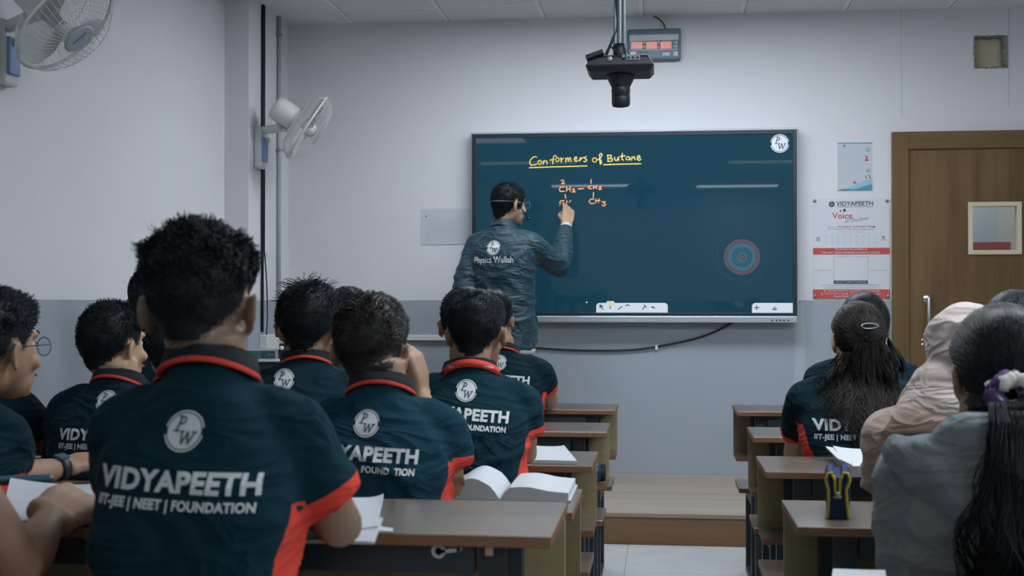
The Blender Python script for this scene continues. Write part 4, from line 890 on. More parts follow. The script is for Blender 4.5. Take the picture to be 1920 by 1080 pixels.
def person(label, c7, head, yaw=0., head_yaw=0., head_pitch=0., head_roll=0., seat=.405, lean=.13, hip=None, sc=1., hs=1., sw=.175, tw=1., td=1.,
           arms=None, skin='skin', shirt='shirt_black', style='polo', hair=None, back=True, badge=True, text_w=.36, bdz=.06, tdz=.056, text_roll=0., badge_x=0., collar='red', vox=.0055,
           stand=None, wrinkle=1., nose=True, hairm='hair', seed=1, hand_k=1., sleeve=.60, up=0.):
    """one person: c7 = back of the neck base, head = middle of the skull (both in the room), everything else in the person's own frame"""
    c7 = Vector(c7); head = Vector(head); rz = yaw
    fwd = Vector((-math.sin(rz), math.cos(rz), 0)); base_z = 0 if stand is None else stand
    if hip is None: hp = c7 + fwd * (.055 - lean)
    else: hp = Vector(hip)
    root = empty('person', (hp.x, hp.y, base_z), rz, label, 'person')
    Wm = (Matrix.Translation(root.location) @ Matrix.Rotation(rz, 4, 'Z')).inverted()
    T = lambda p: Wm @ Vector(p)
    C7 = T(c7); HD_ = T(head); zs = (seat if stand is None else .84)
    rnd = random.Random(seed); HB = None
    # spine: hip -> base of the neck
    H = Vector((0, 0, zs + .02)); E = C7 + Vector((0, .055, -.012)); mid = H.lerp(E, .5) + Vector((0, -.03 if stand is None else -.005, 0))
    def spine(t):
        a = H.lerp(mid, t).lerp(mid.lerp(E, t), t); return a
    # arms in local space: shoulder, elbow, wrist
    sh = {}
    for sd in (-1, 1):
        c = spine(.865); sh[sd] = Vector((c.x + sd * sw, c.y + .012, c.z + up))
    A = {}
    for sd in (-1, 1):
        a = (arms or {}).get(sd)
        if a is None:                                               # default: forearm resting forward on the desk
            e = sh[sd] + Vector((sd * .035, .03, -.27)); w_ = e + Vector((-sd * .13, .15, -.02)); a = dict(e=e, w=w_, d=Vector((-sd * .8, .6, 0)), curl=.3)
        else: a = dict(a, e=T(a['e']), w=T(a['w']), palm=(Wm.to_3x3() @ Vector(a['palm'])) if 'palm' in a else None, d=(Wm.to_3x3() @ Vector(a['d'])) if 'd' in a else None)
        A[sd] = a
    # ---------------- body: head, neck, chest, arms and hands as one skin
    s = Soup(); RH = (Matrix.Rotation(head_yaw, 3, 'Z') @ Matrix.Rotation(head_pitch, 3, 'X') @ Matrix.Rotation(head_roll, 3, 'Y'))
    h = lambda x, y, z: HD_ + RH @ (Vector((x, y, z)) * hs)
    s.ball(h(0, -.008, .012), (.074 * hs, .092 * hs, .090 * hs), RH, 16)
    s.ball(h(0, .022, -.03), (.066 * hs, .070 * hs, .080 * hs), RH, 14)
    s.ball(h(0, .046, -.075), (.050 * hs, .044 * hs, .050 * hs), RH, 12)
    s.ball(h(0, .078, -.108), (.020 * hs, .014 * hs, .015 * hs), RH, 8)
    for x in (-1, 1):
        s.ball(h(x * .044, .066, -.042), (.021 * hs, .018 * hs, .018 * hs), RH, 8)            # cheek bones
        s.tube([h(x * .012, .083, .022), h(x * .045, .072, .020)], .009 * hs, 8)               # brow
        # ear: bowl, rim and lobe
        ec = h(x * .0815, -.010, -.024); Re = RH @ Matrix.Rotation(x * .42, 3, 'Z') @ Matrix.Rotation(x * .10, 3, 'Y')
        s.ball(ec, (.0070 * hs, .0155 * hs, .0265 * hs), Re, 10)
        rim = [ec + Re @ (Vector((x * .006, -.016 * math.cos(t), .0285 * math.sin(t))) * hs) for t in np.linspace(-1.0, 2.6, 12)]
        s.tube(rim, .0042 * hs, 6); s.ball(ec + Re @ (Vector((x * .003, .004, -.026)) * hs), (.006 * hs, .008 * hs, .009 * hs), Re, 6)
    s.tube([h(0, .084, .012), h(0, .098, -.020), h(0, .106, -.040)], [.008 * hs, .010 * hs, .0125 * hs], 8)
    for x in (-1, 1): s.ball(h(x * .012, .094, -.044), .0085 * hs, n=6)
    s.tube([h(-.018, .088, -.070), h(.018, .088, -.070)], .0075 * hs, 8)
    nb = E + Vector((0, .01, -.05)); s.tube([nb, C7 + Vector((0, .05, .03)), h(0, -.010, -.06)], [.060 * hs, .053 * hs, .054 * hs], 16)
    s.tube([C7 + Vector((0, .050, -.03)), h(0, -.046, -.045)], [.040 * hs, .042 * hs], 12)
    for t, ww, dd in ((.5, .13, .08), (.7, .14, .085), (.85, .11, .07)): s.ball(spine(t), (ww * tw, dd * td, .10), n=10)
    for sd in (-1, 1):
        a = A[sd]; e, w_ = a['e'], a['w']; S0 = sh[sd] + Vector((-sd * .03, 0, 0)); um = S0.lerp(e, .5)
        s.tube([spine(.84), S0, S0.lerp(e, .45), S0.lerp(e, .85), e, e.lerp(w_, .25), e.lerp(w_, .6), e.lerp(w_, .88), w_], [.05 * sc, .048 * sc, .044 * sc, .040 * sc, .038 * sc, .040 * sc, .034 * sc, .026 * sc, .024 * sc], 14)
        dd = a.get('d') or (w_ - e); pn = a.get('palm') or Vector((-sd * .3, .1, -1))
        hand_shapes(s, w_ + (w_ - e).normalized() * .012, dd, pn, sd, a.get('curl', .55), a.get('thumb', .5), hand_k * sc)
    bme = remesh(s, vox, 3); bme.name = 'body'
    body = link('body', bme, M[skin], root, True); B = bvh(bme)
    for x in (-1, 1):
        q = Soup().ball(h(x * .031, .0685, -.004), .0110 * hs, n=8); q.obj('eye', M['eye_white'], root, True)
        q = Soup().ball(h(x * .031, .0762, -.004), .0062 * hs, n=6); q.obj('iris', M['eye_dark'], root, True)
    Soup().tube([h(-.021, .0935, -.0715), h(-.008, .0985, -.069), h(.008, .0985, -.069), h(.021, .0935, -.0715)], .0042 * hs, 6).obj('lips', M['lips'], root, True)
    for x in (-1, 1): Soup().tube([h(x * .012, .094, .0215), h(x * .03, .0915, .0265), h(x * .048, .080, .022)], [.003 * hs, .0034 * hs, .002 * hs], 6).obj('eyebrow', M[hairm], root, True)
    # ---------------- upper garment
    s = Soup(); rings = []
    hem = .03 if stand is None else -.16
    prof = [(hem,) + TORSO[0][1:]] + TORSO[1:]
    def dims(t):
        ts = [p[0] for p in prof]; return (np.interp(t, ts, [p[1] for p in prof]) * tw + .008, np.interp(t, ts, [p[2] for p in prof]) * td + .008)
    for t in np.linspace(hem, 1.045, 25):
        ww, dd = dims(t); c = spine(min(max(t, 0), 1)) + Vector((0, 0, min(t, 0) * .55 + max(t - 1, 0) * .55)); ring = []
        for i in range(36):
            an = 2 * math.pi * i / 36; ca, sa = math.cos(an), math.sin(an); ex = .78
            ring.append(c + Vector((ww * math.copysign(abs(ca) ** ex, ca), dd * math.copysign(abs(sa) ** ex, sa), -.05 * (ca * ca) * sstep(.80, 1., t) * .5)))
        rings.append(ring)
    s.loft(rings)
    long_ = style != 'polo'; rs = .066 * sc if not long_ else .068 * sc
    cuffs = {}
    for sd in (-1, 1):
        a = A[sd]; e, w_ = a['e'], a['w']; S0 = sh[sd] + Vector((-sd * .012, 0, -.012))
        neck = spine(.93) + Vector((sd * .045, .0, -.015))
        s.tube([neck, neck.lerp(S0, .55) + Vector((0, 0, .014)), S0 + Vector((0, 0, .004))], [.050 * sc, .056 * sc, rs * .98], 14)
        if long_:
            wr = a.get('cuff', .92)
            s.tube([S0, S0.lerp(e, .5), e, e.lerp(w_, .3), e.lerp(w_, .7), e.lerp(w_, wr)], [rs, rs * .95, rs * .88, rs * .86, rs * .72, rs * .58], 16)
        else:
            tip = S0.lerp(e, sleeve); s.tube([S0, S0.lerp(e, sleeve * .5), tip], [rs, rs * 1.0, rs * .93], 18, cap=True) if False else None
            rr = []; ax = (e - S0).normalized(); o1 = ax.orthogonal().normalized(); o2 = ax.cross(o1)
            for tt, r_ in ((-.15, .75), (0, 1.), (.35, 1.0), (.7, .97), (1.0, .93), (1.01, .80)):
                c = S0 + (e - S0) * sleeve * tt; rr.append([c + (o1 * math.cos(2 * math.pi * i / 20) + o2 * math.sin(2 * math.pi * i / 20)) * rs * r_ for i in range(20)])
            s.loft(rr); cuffs[sd] = (S0, e)
    gm = remesh(s, .0085 if vox < .006 else .0105, 7); co = coords(gm); no = normals(gm)
    # folds of the cloth
    fr = np.empty(len(co))
    for i, p in enumerate(co):
        v = Vector((p[0] * 6 + seed * 7.1, p[1] * 6, p[2] * 13 + p[0] * 7 * math.sin(seed * 2.3 + 1)))
        a = 1 - abs(noise.noise(v)) * 2; b = noise.noise(v * 2.3 + Vector((3, 1, 8))); fr[i] = (max(a, 0) ** 2.5 * .9 + b * .4) - .3
    amp = .011 * wrinkle; lowz = np.clip((E.z - co[:, 2]) / .25, .25, 1)
    co2 = co + no * (fr * amp * lowz)[:, None]; set_coords(gm, co2)
    mark = np.full(len(co), -1.)
    if style == 'polo':
        Sp = np.array([spine(t)[:] for t in np.linspace(0, 1, 60)])
        ti = np.array([int(np.argmin(np.abs(Sp[:, 2] - z))) for z in co[:, 2]]); cen = Sp[ti]; tt = ti / 59.
        wd = np.array([dims(t) for t in tt]); dt = np.sqrt(((co[:, 0] - cen[:, 0]) / wd[:, 0]) ** 2 + ((co[:, 1] - cen[:, 1]) / wd[:, 1]) ** 2)
        armish = np.zeros(len(co), bool)
        for sd, (S0, e) in cuffs.items():
            ax = np.array((e - S0)[:]); L = np.linalg.norm(ax); ax /= L; rel = co - np.array(S0[:]); al = rel @ ax; dist = np.linalg.norm(rel - al[:, None] * ax, axis=1)
            on = (dist < rs * 1.3) & (al > .04) & ((dist / rs < dt) | (al > L * sleeve - .03)) & (dt > .93); armish |= on
            mark = np.where(on, np.maximum(mark, (al - (L * sleeve - .024)) * 20), mark)
        u = np.abs(co[:, 0] - cen[:, 0]) / wd[:, 0]
        sidev = np.where((~armish) & (tt < .74), np.minimum((u - (.60 + .5 * tt)) * 4, (.74 - tt) * 8), -1.)
        mark = np.maximum(mark, sidev)
    at_ = gm.attributes.new('mark', 'FLOAT', 'POINT'); at_.data.foreach_set('value', mark)
    gname = {'polo': 'polo_shirt', 'hoodie': 'hoodie', 'coat': 'coat', 'jacket': 'jacket', 'tee': 'shirt'}[style]; gm.name = gname
    garment = link(gname, gm, M[shirt], root, True); GB = bvh(gm)
    # ---------------- collar
    if collar and style in ('polo', 'jacket'):
        cc = C7 + Vector((0, .050, .000)); s = Soup(); rings = []
        high = .015 if style == 'polo' else .05; k = hs * 1.02
        prof_c = [(.050, -.012), (.051, high - .004), (.0545, high), (.060, high - .006), (.066, .010), (.0715, -.008)]
        band = [(.0715, -.008), (.0738, -.0145), (.071, -.0165), (.064, -.014)]
        tilt = Matrix.Rotation(-.30, 3, 'X')
        def ring(r, z, dz=0): return [cc + tilt @ Vector((r * k * 1.06 * math.cos(2 * math.pi * i / 40), r * k * math.sin(2 * math.pi * i / 40), z + .010 * math.cos(2 * math.pi * i / 40) ** 2 * (-1 if z < .01 else 0))) for i in range(40)]
        s.loft([ring(r, z) for r, z in prof_c], caps=False); s.loft([ring(r, z) for r, z in band], 1 if style == 'polo' else 0, caps=False)
        s.obj('collar', [M['collar_black'] if style == 'polo' else M[shirt], M['red']], root, True)
        if collar == 'lanyard':
            s = Soup(); s.loft([ring(.067, .006), ring(.0735, .004), ring(.0775, -.012), ring(.072, -.014)], caps=False); ly = s.obj('lanyard', M['red'], root, True)
            LB = bvh(ly.data); its = [shift(text2d('VIDYAPEETH', .02, .045), x, cc.z + .002) for x in (-.036, .036)]
            back_print('lanyard_print', merge2d(its), M['ink_white'], LB, ly, 0, 0, .001)
    if style == 'hoodie':
        nb_ = C7 + Vector((0, .02, -.045)); s = Soup()
        rim = [nb_ + Vector((.168 * math.cos(t), -.075 * max(0, -math.sin(t)) + .07 * max(0, math.sin(t)) - .012, .050 - .052 * abs(math.cos(t)) ** 1.6)) for t in np.linspace(math.pi * .95, math.pi * 2.05, 21)]
        s.tube(rim, [.020 + .012 * math.sin(math.pi * i / 20) for i in range(21)], 10)
        for k in range(7):
            t = k / 6; w_ = .165 * (1 - t ** 2.2 * .55); zc = .03 - .165 * t
            s.tube([nb_ + Vector((x * w_, -.096 - .050 * t ** 1.2 + .075 * abs(x) ** 2.2, zc + .05 * (abs(x) ** 1.5) * (t - .25))) for x in np.linspace(-1, 1, 13)], [.020 + .010 * math.sin(math.pi * (i / 12)) for i in range(13)], 10)
        hm = remesh(s, .007, 5); c_ = coords(hm); n_ = normals(hm); fr = np.array([noise.noise(Vector((p[0] * 7, p[1] * 7, p[2] * 14 + p[0] * 9 + 4))) for p in c_]); set_coords(hm, c_ + n_ * (fr * .018)[:, None]); hm.name = 'hood'; HB = bvh(hm)
        link('hood', hm, M[shirt], root, True)
    if style == 'coat':
        cc = C7 + Vector((0, .05, -.03)); s = Soup()
        prof_c = [(.080, .01), (.086, .034), (.095, .036), (.125, -.008), (.158, -.062), (.150, -.068)]
        s.loft([[cc + Matrix.Rotation(-.25, 3, 'X') @ Vector((r * 1.15 * math.cos(2 * math.pi * i / 40), r * .82 * math.sin(2 * math.pi * i / 40), z)) for i in range(40)] for r, z in prof_c], caps=False)
        o = s.obj('coat_collar', M[shirt], root, True)
    # ---------------- print on the back
    if back and style == 'polo':
        bz = C7.z - bdz; c_, s_ = math.cos(text_roll), math.sin(text_roll)
        if badge:
            wl, dl_ = logo2d(.036 * text_w / .25 * .76); back_print('badge', shift(wl, badge_x, bz, text_roll), M['ink_white'], GB, garment, 0, 0, .0022); back_print('badge_letters', shift(dl_, badge_x, bz, text_roll), M['ink_dark'], GB, garment, 0, 0, .0032)
        if back != 'badge':
            t1 = text2d('VIDYAPEETH', .042, text_w * .92, .0295 * text_w / .252, 0, 1.06); t2 = text2d(back if isinstance(back, str) else 'IIT-JEE | NEET | FOUNDATION', .04, text_w * .89, .018 * text_w / .252, 0, 1.04); g2 = tdz + .128 * text_w
            back_print('back_lettering', merge2d([shift(t1, badge_x + tdz * s_, bz - tdz * c_, text_roll), shift(t2, badge_x + g2 * s_, bz - g2 * c_, text_roll)]), M['ink_white'], GB, garment, 0, 0, .0022)
    if style == 'jacket':
        bz = C7.z; wl, dl_ = logo2d(.041)
        back_print('badge', shift(wl, badge_x, bz - .125), M['ink_white'], GB, garment, 0, 0, .0025); back_print('badge_letters', shift(dl_, badge_x, bz - .125), M['ink_dark'], GB, garment, 0, 0, .0035)
        t1 = text2d('Physics Wallah', .022, .235, .046); back_print('back_lettering', shift(t1, badge_x, bz - .197), M['ink_white'], GB, garment, 0, 0, .0025)
    # ---------------- legs
    if True:
        s = Soup(); sh_ = []
        for sd in (-1, 1):
            if stand is None:
                hpj = Vector((sd * .088, .0, zs + .096)); kn = Vector((sd * .10, .37, zs + .060)); an = Vector((sd * .10, .34, .09))
            else:
                hpj = Vector((sd * .088, 0, zs)); kn = Vector((sd * .095, .02, .47)); an = Vector((sd * .10, -.02, .09))
            s.tube([hpj, hpj.lerp(kn, .5), kn, kn.lerp(an, .35), an], [.085, .072, .055, .055, .045], 16)
            q = Soup().tube([an + Vector((0, -.03, -.040)), an + Vector((0, .05, -.043)), an + Vector((0, .15, -.052))], [.042, .042, .030], 12, flat=.95)
            sh_.append(q)
        s.ball(Vector((0, 0, zs + .098)), (.17, .12, .085), n=12)
        tm = remesh(s, .012, 3); tm.name = 'trousers'; link('trousers', tm, M['trousers' if stand is None else 'jeans'], root, True)
        for q in sh_: q.obj('shoe', M['shoe'], root, True)
    P = dict(HB=HB, root=root, C7=C7, head=HD_, RH=RH, hs=hs, B=B, h=h, rnd=rnd, GB=GB, A=A, T=T, E=E, garment=garment, hairm=hairm, body=body)
    if hair: hair(P)
    return P

def back_print(nm, vf, m, tree, parent, dx, dz, eps):
    """press 2-D shapes (x, z) onto the back of a garment so that they follow its folds"""
    v, f = vf; bm = bmesh.new(); vs = [bm.verts.new((p[0] + dx, 0, p[1] + dz)) for p in v]
    for q in f:
        try: bm.faces.new([vs[i] for i in q])
        except ValueError: pass
    bmesh.ops.triangulate(bm, faces=bm.faces)
    for _ in range(5):
        ed = [e for e in bm.edges if e.calc_length() > .010]
        if not ed: break
        bmesh.ops.subdivide_edges(bm, edges=ed, cuts=1); bmesh.ops.triangulate(bm, faces=[q for q in bm.faces if len(q.verts) > 3])
    for p in bm.verts:
        l, n, i, d = tree.ray_cast(Vector((p.co.x, -2, p.co.z)), Vector((0, 1, 0)))
        if l is None: p.tag = True
        else: p.co = l + Vector((n.x * .3, -1, n.z * .3)).normalized() * eps
    bmesh.ops.delete(bm, geom=[p for p in bm.verts if p.tag], context='VERTS')
    me = bpy.data.meshes.new(nm); bm.to_mesh(me); bm.free(); return link(nm, me, m, parent)

# ---------------- hair
HLY = [-.12, -.075, -.05, -.03, -.012, .004, .012, .03, .045, .065, .082, .11]
HLZ = [-.086, -.084, -.070, -.040, .004, .012, -.012, -.004, .022, .050, .062, .068]
HLZ2 = [-.10, -.095, -.08, -.05, .010, .020, .026, .032, .038, .054, .062, .070]
def fib(n):
    i = np.arange(n) + .5; ph = np.arccos(1 - 2 * i / n); th = math.pi * (1 + 5 ** .5) * i
    return np.stack([np.cos(th) * np.sin(ph), np.sin(th) * np.sin(ph), np.cos(ph)], 1)
def scalp(P, d):
    """where a ray from outside towards the middle of the skull meets the head (in head space)"""
    hs = P['hs']; o = P['head'] + P['RH'] @ (Vector(d) * .22); t = -(P['RH'] @ Vector(d))
    l, n, i, dist = P['B'].ray_cast(o, t)
    if l is None: return None, None
    return (P['RH'].transposed() @ (l - P['head'])) / hs, P['RH'].transposed() @ n
def short_hair(n=2600, top=.035, side=.016, nape=.005, curl=.5, lift=.55, comb=(0, -.3, -.5), wid=.0017, freq=26., quiff=0., seed=3, drop=0., whirl=False, spike=0., shape=None, wide=0.):
    def f(P):
        rnd = random.Random(seed); hs = P['hs']; s = Soup(); h = P['h']
        def info(p):
            edge = p.z - (np.interp(p.y, HLY, HLZ) - drop + .55 * max(0, abs(p.x) - .022) * float(sstep(-.02, -.05, p.y)) + .004 * noise.noise(Vector(p) * 60))
            k = float(sstep(0, .075, edge)); kt = float(sstep(.01, .085, p.z + .15 * max(p.y, 0)))
            L = nape + (side - nape) * k + (top - side) * kt
            if quiff: L += quiff * float(sstep(.02, .09, p.y)) * kt
            if wide: L += wide * float(sstep(.03, .06, abs(p.x))) * float(sstep(.0, .04, p.z))
            return edge, L
        # under-cap
        nu, nv = 56, 40; g = {}; 
        for a in range(nv + 1):
            th = math.pi * a / nv * .86
            for b in range(nu):
                ph = 2 * math.pi * b / nu; d = (math.sin(th) * math.cos(ph), math.sin(th) * math.sin(ph), math.cos(th)); p, q = scalp(P, d)
                if p is None or abs(p.x) > .079: continue
                ed, L = info(p)
                if ed < .005 + .008 * noise.noise(Vector(p) * 70): continue
                nn = (p + Vector((0, .01, 0))).normalized(); jit = noise.noise(Vector(p) * 45 + Vector((seed, 0, 0))) * .22 + noise.noise(Vector(p) * 90) * .12
                g[(a, b)] = len(s.v); s.v.append(tuple(h(*(p + nn * (.0012 + L * (.62 + jit) * float(sstep(-.002, .02, ed))) / 1))))
        for a in range(nv):
            for b in range(nu):
                q = [(a, b), (a, (b + 1) % nu), (a + 1, (b + 1) % nu), (a + 1, b)]
                if all(t in g for t in q): s.f.append(tuple(g[t] for t in q)); s.mi.append(0)
        # strands, gathered in small curls
        V = []; Fc = []; base = len(s.v); cv = Vector(comb)
        for d in fib(int(n * 1.7)):
            if d[2] < -.75: continue
            p, q = scalp(P, d)
            if p is None or abs(p.x) > .0785: continue
            ed, L = info(p)
            if ed < -.008 or rnd.random() > float(sstep(-.010, .010, ed)): continue
            nn = (p + Vector((0, .01, 0))).normalized(); L *= rnd.uniform(.75, 1.25)
            if spike and rnd.random() < spike and p.z > .05: L *= 1.9
            cb = cv.copy()
            if whirl: cb = Vector((p.x, p.y + .035, 0)).normalized() * .9 + Vector((-(p.y + .035), p.x, 0)) * 5 + Vector((0, 0, -.35))
            cl = noise.noise_vector(Vector(p) * freq + Vector((seed * 3.1, 0, 0)))
            dr = (nn * lift + cb * (1 - lift) + cl * curl); dr = (dr - nn * min(0, dr.dot(nn) - .12)).normalized()
            side_ = dr.cross(nn).normalized(); up = side_.cross(dr); wdt = wid * rnd.uniform(.7, 1.3); pts = []
            c2 = noise.noise_vector(Vector(p) * freq * 2.2 + Vector((9, seed, 0))) * curl
            ph0 = rnd.random() * 6.28; rc = L * .16 * curl
            for k in range(5):
                t = k / 4; pts.append(p + nn * L * (.45 + .12 * math.sin(t * 3)) + dr * L * .62 * t + c2 * L * .45 * t * t + (side_ * math.cos(ph0 + 5 * t) + up * math.sin(ph0 + 5 * t)) * rc * t)
            n0 = base + len(V)
            for k, c in enumerate(pts):
                wk = wdt * (1, 1.0, .9, .6, .12)[k]
                for an in (0, 2.094, 4.189): V.append(tuple(h(*(c + (side_ * math.cos(an) + up * math.sin(an)) * wk))))
            for k in range(4):
                for j in range(3): Fc.append((n0 + k * 3 + j, n0 + k * 3 + (j + 1) % 3, n0 + k * 3 + 3 + (j + 1) % 3, n0 + k * 3 + 3 + j))
        s.v += V; s.f += Fc; s.mi += [0] * len(Fc)
        me = s.mesh('hair'); me.name = 'hair'; link('hair', me, M[P['hairm']], P['root'], True)
    return f

def strand_mesh(name, paths, m, parent, width, taper=True):
    """many tapering locks, three-sided, as one mesh"""
    V = []; Fc = []
    for pts, wd in paths:
        k = len(pts); n0 = len(V)
        for i, c in enumerate(pts):
            t = (pts[min(i + 1, k - 1)] - pts[max(i - 1, 0)]).normalized(); u = t.orthogonal().normalized() if abs(t.z) < .99 else Vector((1, 0, 0)); v = t.cross(u); a = i / (k - 1)
            wk = wd * (min(1, .35 + a * 4) * (1 - max(0, a - .7) / .3 * .9) if taper else 1)
            for an in (0, 2.094, 4.189): V.append(tuple(c + (u * math.cos(an) + v * math.sin(an)) * wk))
        for i in range(k - 1):
            for j in range(3): Fc.append((n0 + i * 3 + j, n0 + i * 3 + (j + 1) % 3, n0 + i * 3 + 3 + (j + 1) % 3, n0 + i * 3 + 3 + j))
    me = bpy.data.meshes.new(name); me.from_pydata(V, [], Fc); me.update(); return link(name, me, m, parent, True)

def smooth_cap(P, thick=.012, tail=None, gather=None, n=1500, wid=.0016, name='hair', drop=.03):
    """hair combed flat over the skull towards a gathering point"""
    rnd = random.Random(5); s = Soup(); h = P['h']; g = {}; nu, nv = 60, 44
    ok = lambda p: p.z - (np.interp(p.y, HLY, HLZ2) - drop)
    for a in range(nv + 1):
        th = math.pi * a / nv * .9
        for b in range(nu):
            ph = 2 * math.pi * b / nu; d = (math.sin(th) * math.cos(ph), math.sin(th) * math.sin(ph), math.cos(th)); p, q = scalp(P, d)
            if p is None or abs(p.x) > .080 or (abs(p.x) > .0735 and -.04 < p.y < .03 and p.z < .012): continue
            ed = ok(p)
            if ed < -.002: continue
            nn = (p + Vector((0, .01, 0))).normalized(); g[(a, b)] = len(s.v)
            s.v.append(tuple(h(*(p + nn * (.002 + thick * float(sstep(-.002, .03, ed)) * (1 + .12 * noise.noise(Vector(p) * 30)))))))
    for a in range(nv):
        for b in range(nu):
            q = [(a, b), (a, (b + 1) % nu), (a + 1, (b + 1) % nu), (a + 1, b)]
            if all(t in g for t in q): s.f.append(tuple(g[t] for t in q)); s.mi.append(0)
    paths = []; G = Vector(gather)
    for d in fib(n * 2):
        p, q = scalp(P, d)
        if p is None or abs(p.x) > .080 or ok(p) < 0 or (abs(p.x) > .0735 and -.04 < p.y < .03 and p.z < .012): continue
        nn = (p + Vector((0, .01, 0))).normalized(); pts = []; cur = p.copy(); L = rnd.uniform(.03, .07)
        for k in range(6):
            t = k / 5; c = p.lerp(G, min(1, t * L / max((G - p).length, 1e-4))); sp_, sq = scalp(P, (c + Vector((0, .0, 0))).normalized()); 
            r_ = max((sp_.length if sp_ is not None else c.length), 1e-3); cc = c.normalized() * (r_ + thick * 1.02 + .003 * rnd.random())
            pts.append(h(*cc))
        paths.append((pts, wid * rnd.uniform(.6, 1.2)))
    me = s.mesh(name); link(name, me, M[P['hairm']], P['root'], True)
    strand_mesh('hair_strands', paths, M[P['hairm']], P['root'], wid)
    return P
R_ = math.radians
def arm(e, w, **k): return dict(e=e, w=w, **k)
def dk(px, D, z=HD, r=.047):
    p = at(px, 565, D); return Vector((p.x, p.y, z + r))            # an elbow or wrist lying on a desk
# ---- the boy in front of the camera
person('boy in front of the camera, largest back with the full white lettering', at(374, 682, 1.79), at(377, 558, 1.86), yaw=R_(2), head_yaw=R_(-2), lean=.12, up=.012, hs=.93, sw=.130, tw=.775, sc=.90, sleeve=.76,
       arms={1: arm(at(638, 984, 1.845), dk(530, 2.08, HT, .068), curl=.3, d=(-.9, .4, .05)), -1: arm(dk(245, 2.06, HT), dk(355, 2.14, HT, .066), curl=.3, d=(.9, .4, .05))}, skin='skin_dark', shirt='shirt_teal', text_w=.245, bdz=.088, tdz=.064, badge_x=0., text_roll=R_(-2.5),
       hair=short_hair(6000, .026, .009, .002, .8, .45, (0, -.2, -.3), .0015, 34, seed=11, wide=.008, drop=-.012), vox=.0045, seed=2)
# ---- second desk: the boy with a hand at his chin
person('boy in blue-black polo with a hand at his cheek, before the open book', at(708, 722, 2.56), at(698, 646, 2.66), yaw=R_(4), head_yaw=R_(-12), head_roll=R_(2), lean=.12, hs=.92, sw=.137, tw=.80, sc=.92, sleeve=.62,
       arms={1: arm(at(843, 912, 2.60), at(790, 745, 2.80), d=Vector((-.15, -.1, 1)), palm=(-1, .2, 0), curl=.9), -1: arm(dk(560, 2.8), dk(640, 2.98, HD, .056), curl=.3, d=(-.3, .9, .05))}, skin='skin', shirt='shirt_blue', text_w=.235, bdz=.0715, tdz=.055, badge_x=-.013, text_roll=R_(-4), back='IIT-JEE   NEET   FOUND  TION',
       hair=short_hair(5000, .021, .011, .003, .6, .4, (.3, .3, .1), .0015, 24, seed=5, whirl=True, wide=.0), hairm='hair_brown', seed=3)
# ---- third desk: red lanyard
person('boy with a red lanyard round his collar, writing on the white notebook', at(882, 690, 3.30), at(896, 616, 3.38), yaw=R_(3), head_yaw=R_(-14), lean=.14, hs=.90, sw=.138, tw=.82, sc=.95, sleeve=.58,
       arms={1: arm(at(985, 846, 3.36), dk(900, 3.62, HD, .056), curl=.3, d=(-.3, .9, .05)), -1: arm(dk(800, 3.55), dk(850, 3.7, HD, .056), curl=.3, d=(-.3, .9, .05))}, shirt='shirt_teal', text_w=.25, bdz=.055, tdz=.056, badge_x=-.006, text_roll=R_(-5), collar='lanyard',
       hair=short_hair(4500, .021, .011, .003, .35, .32, (0, 0, 0), .0013, 16, seed=7, whirl=True), seed=4)
# ---- front left desk
person('boy at the front left desk, half hidden behind the boy with the lanyard', at(938, 655, 5.02), at(925, 595, 5.10), yaw=R_(2), head_yaw=R_(-10), lean=.14, sw=.16, tw=.95, hs=.96,
       arms={1: arm(at(1030, 750, 5.12), dk(1000, 5.42, HD, .056), curl=.3, d=(-.3, .9, .05)), -1: arm(dk(860, 5.3), dk(900, 5.5, HD, .056), curl=.3, d=(-.3, .9, .05))}, text_w=.27, bdz=.05, tdz=.06, text_roll=R_(-4), hair=short_hair(2500, .022, .012, .004, .4, .32, (0, 0, 0), .0016, 18, seed=9, whirl=True), vox=.007, seed=5, badge_x=0)
person('student with smooth round black hair, mostly hidden behind the lanyard boy', at(868, 690, 4.15), at(874, 602, 4.22), lean=.14, sw=.15, tw=.9, hair=short_hair(1800, .018, .013, .004, .3, .3, (0, 0, 0), .0016, 16, seed=10, whirl=True), vox=.008, seed=6, back=False, collar='red')
# ---- third desk, middle: cow-lick hair
person('boy with tousled upright hair and a crumpled badge, left of the cheek-resting boy', at(572, 674, 3.36), at(584, 606, 3.42), yaw=R_(10), head_yaw=R_(-22), lean=.16, hs=.95, sw=.165, tw=1.0,
       arms={1: arm(dk(690, 3.56), dk(600, 3.7, HD, .056), curl=.3, d=(-.3, .9, .05)), -1: arm(dk(440, 3.58), dk(520, 3.72, HD, .056), curl=.3, d=(-.3, .9, .05))}, shirt='shirt_black', back='badge', text_w=.25, bdz=.05, badge_x=-.05, wrinkle=1.4,
       hair=short_hair(4500, .026, .012, .003, .5, .42, (0, 0, .2), .0012, 22, seed=13, whirl=True, spike=.08), seed=7)
person('student whose ear shows just left of the tousled haired boy', at(566, 670, 4.2), at(566, 604, 4.28), head_yaw=R_(-10), lean=.14, sw=.14, tw=.85, hair=short_hair(1800, .018, .012, .004, .4, .35, seed=14), vox=.008, seed=8, back=False, collar='red')
person('student with blue-sheen hair showing between two heads near the front wall', at(655, 660, 5.1), at(655, 592, 5.18), lean=.14, sw=.17, hair=short_hair(1800, .026, .016, .005, .2, .25, (0, .3, 0), .0016, 14, seed=15, whirl=True), vox=.008, seed=9, back=False, collar='red')
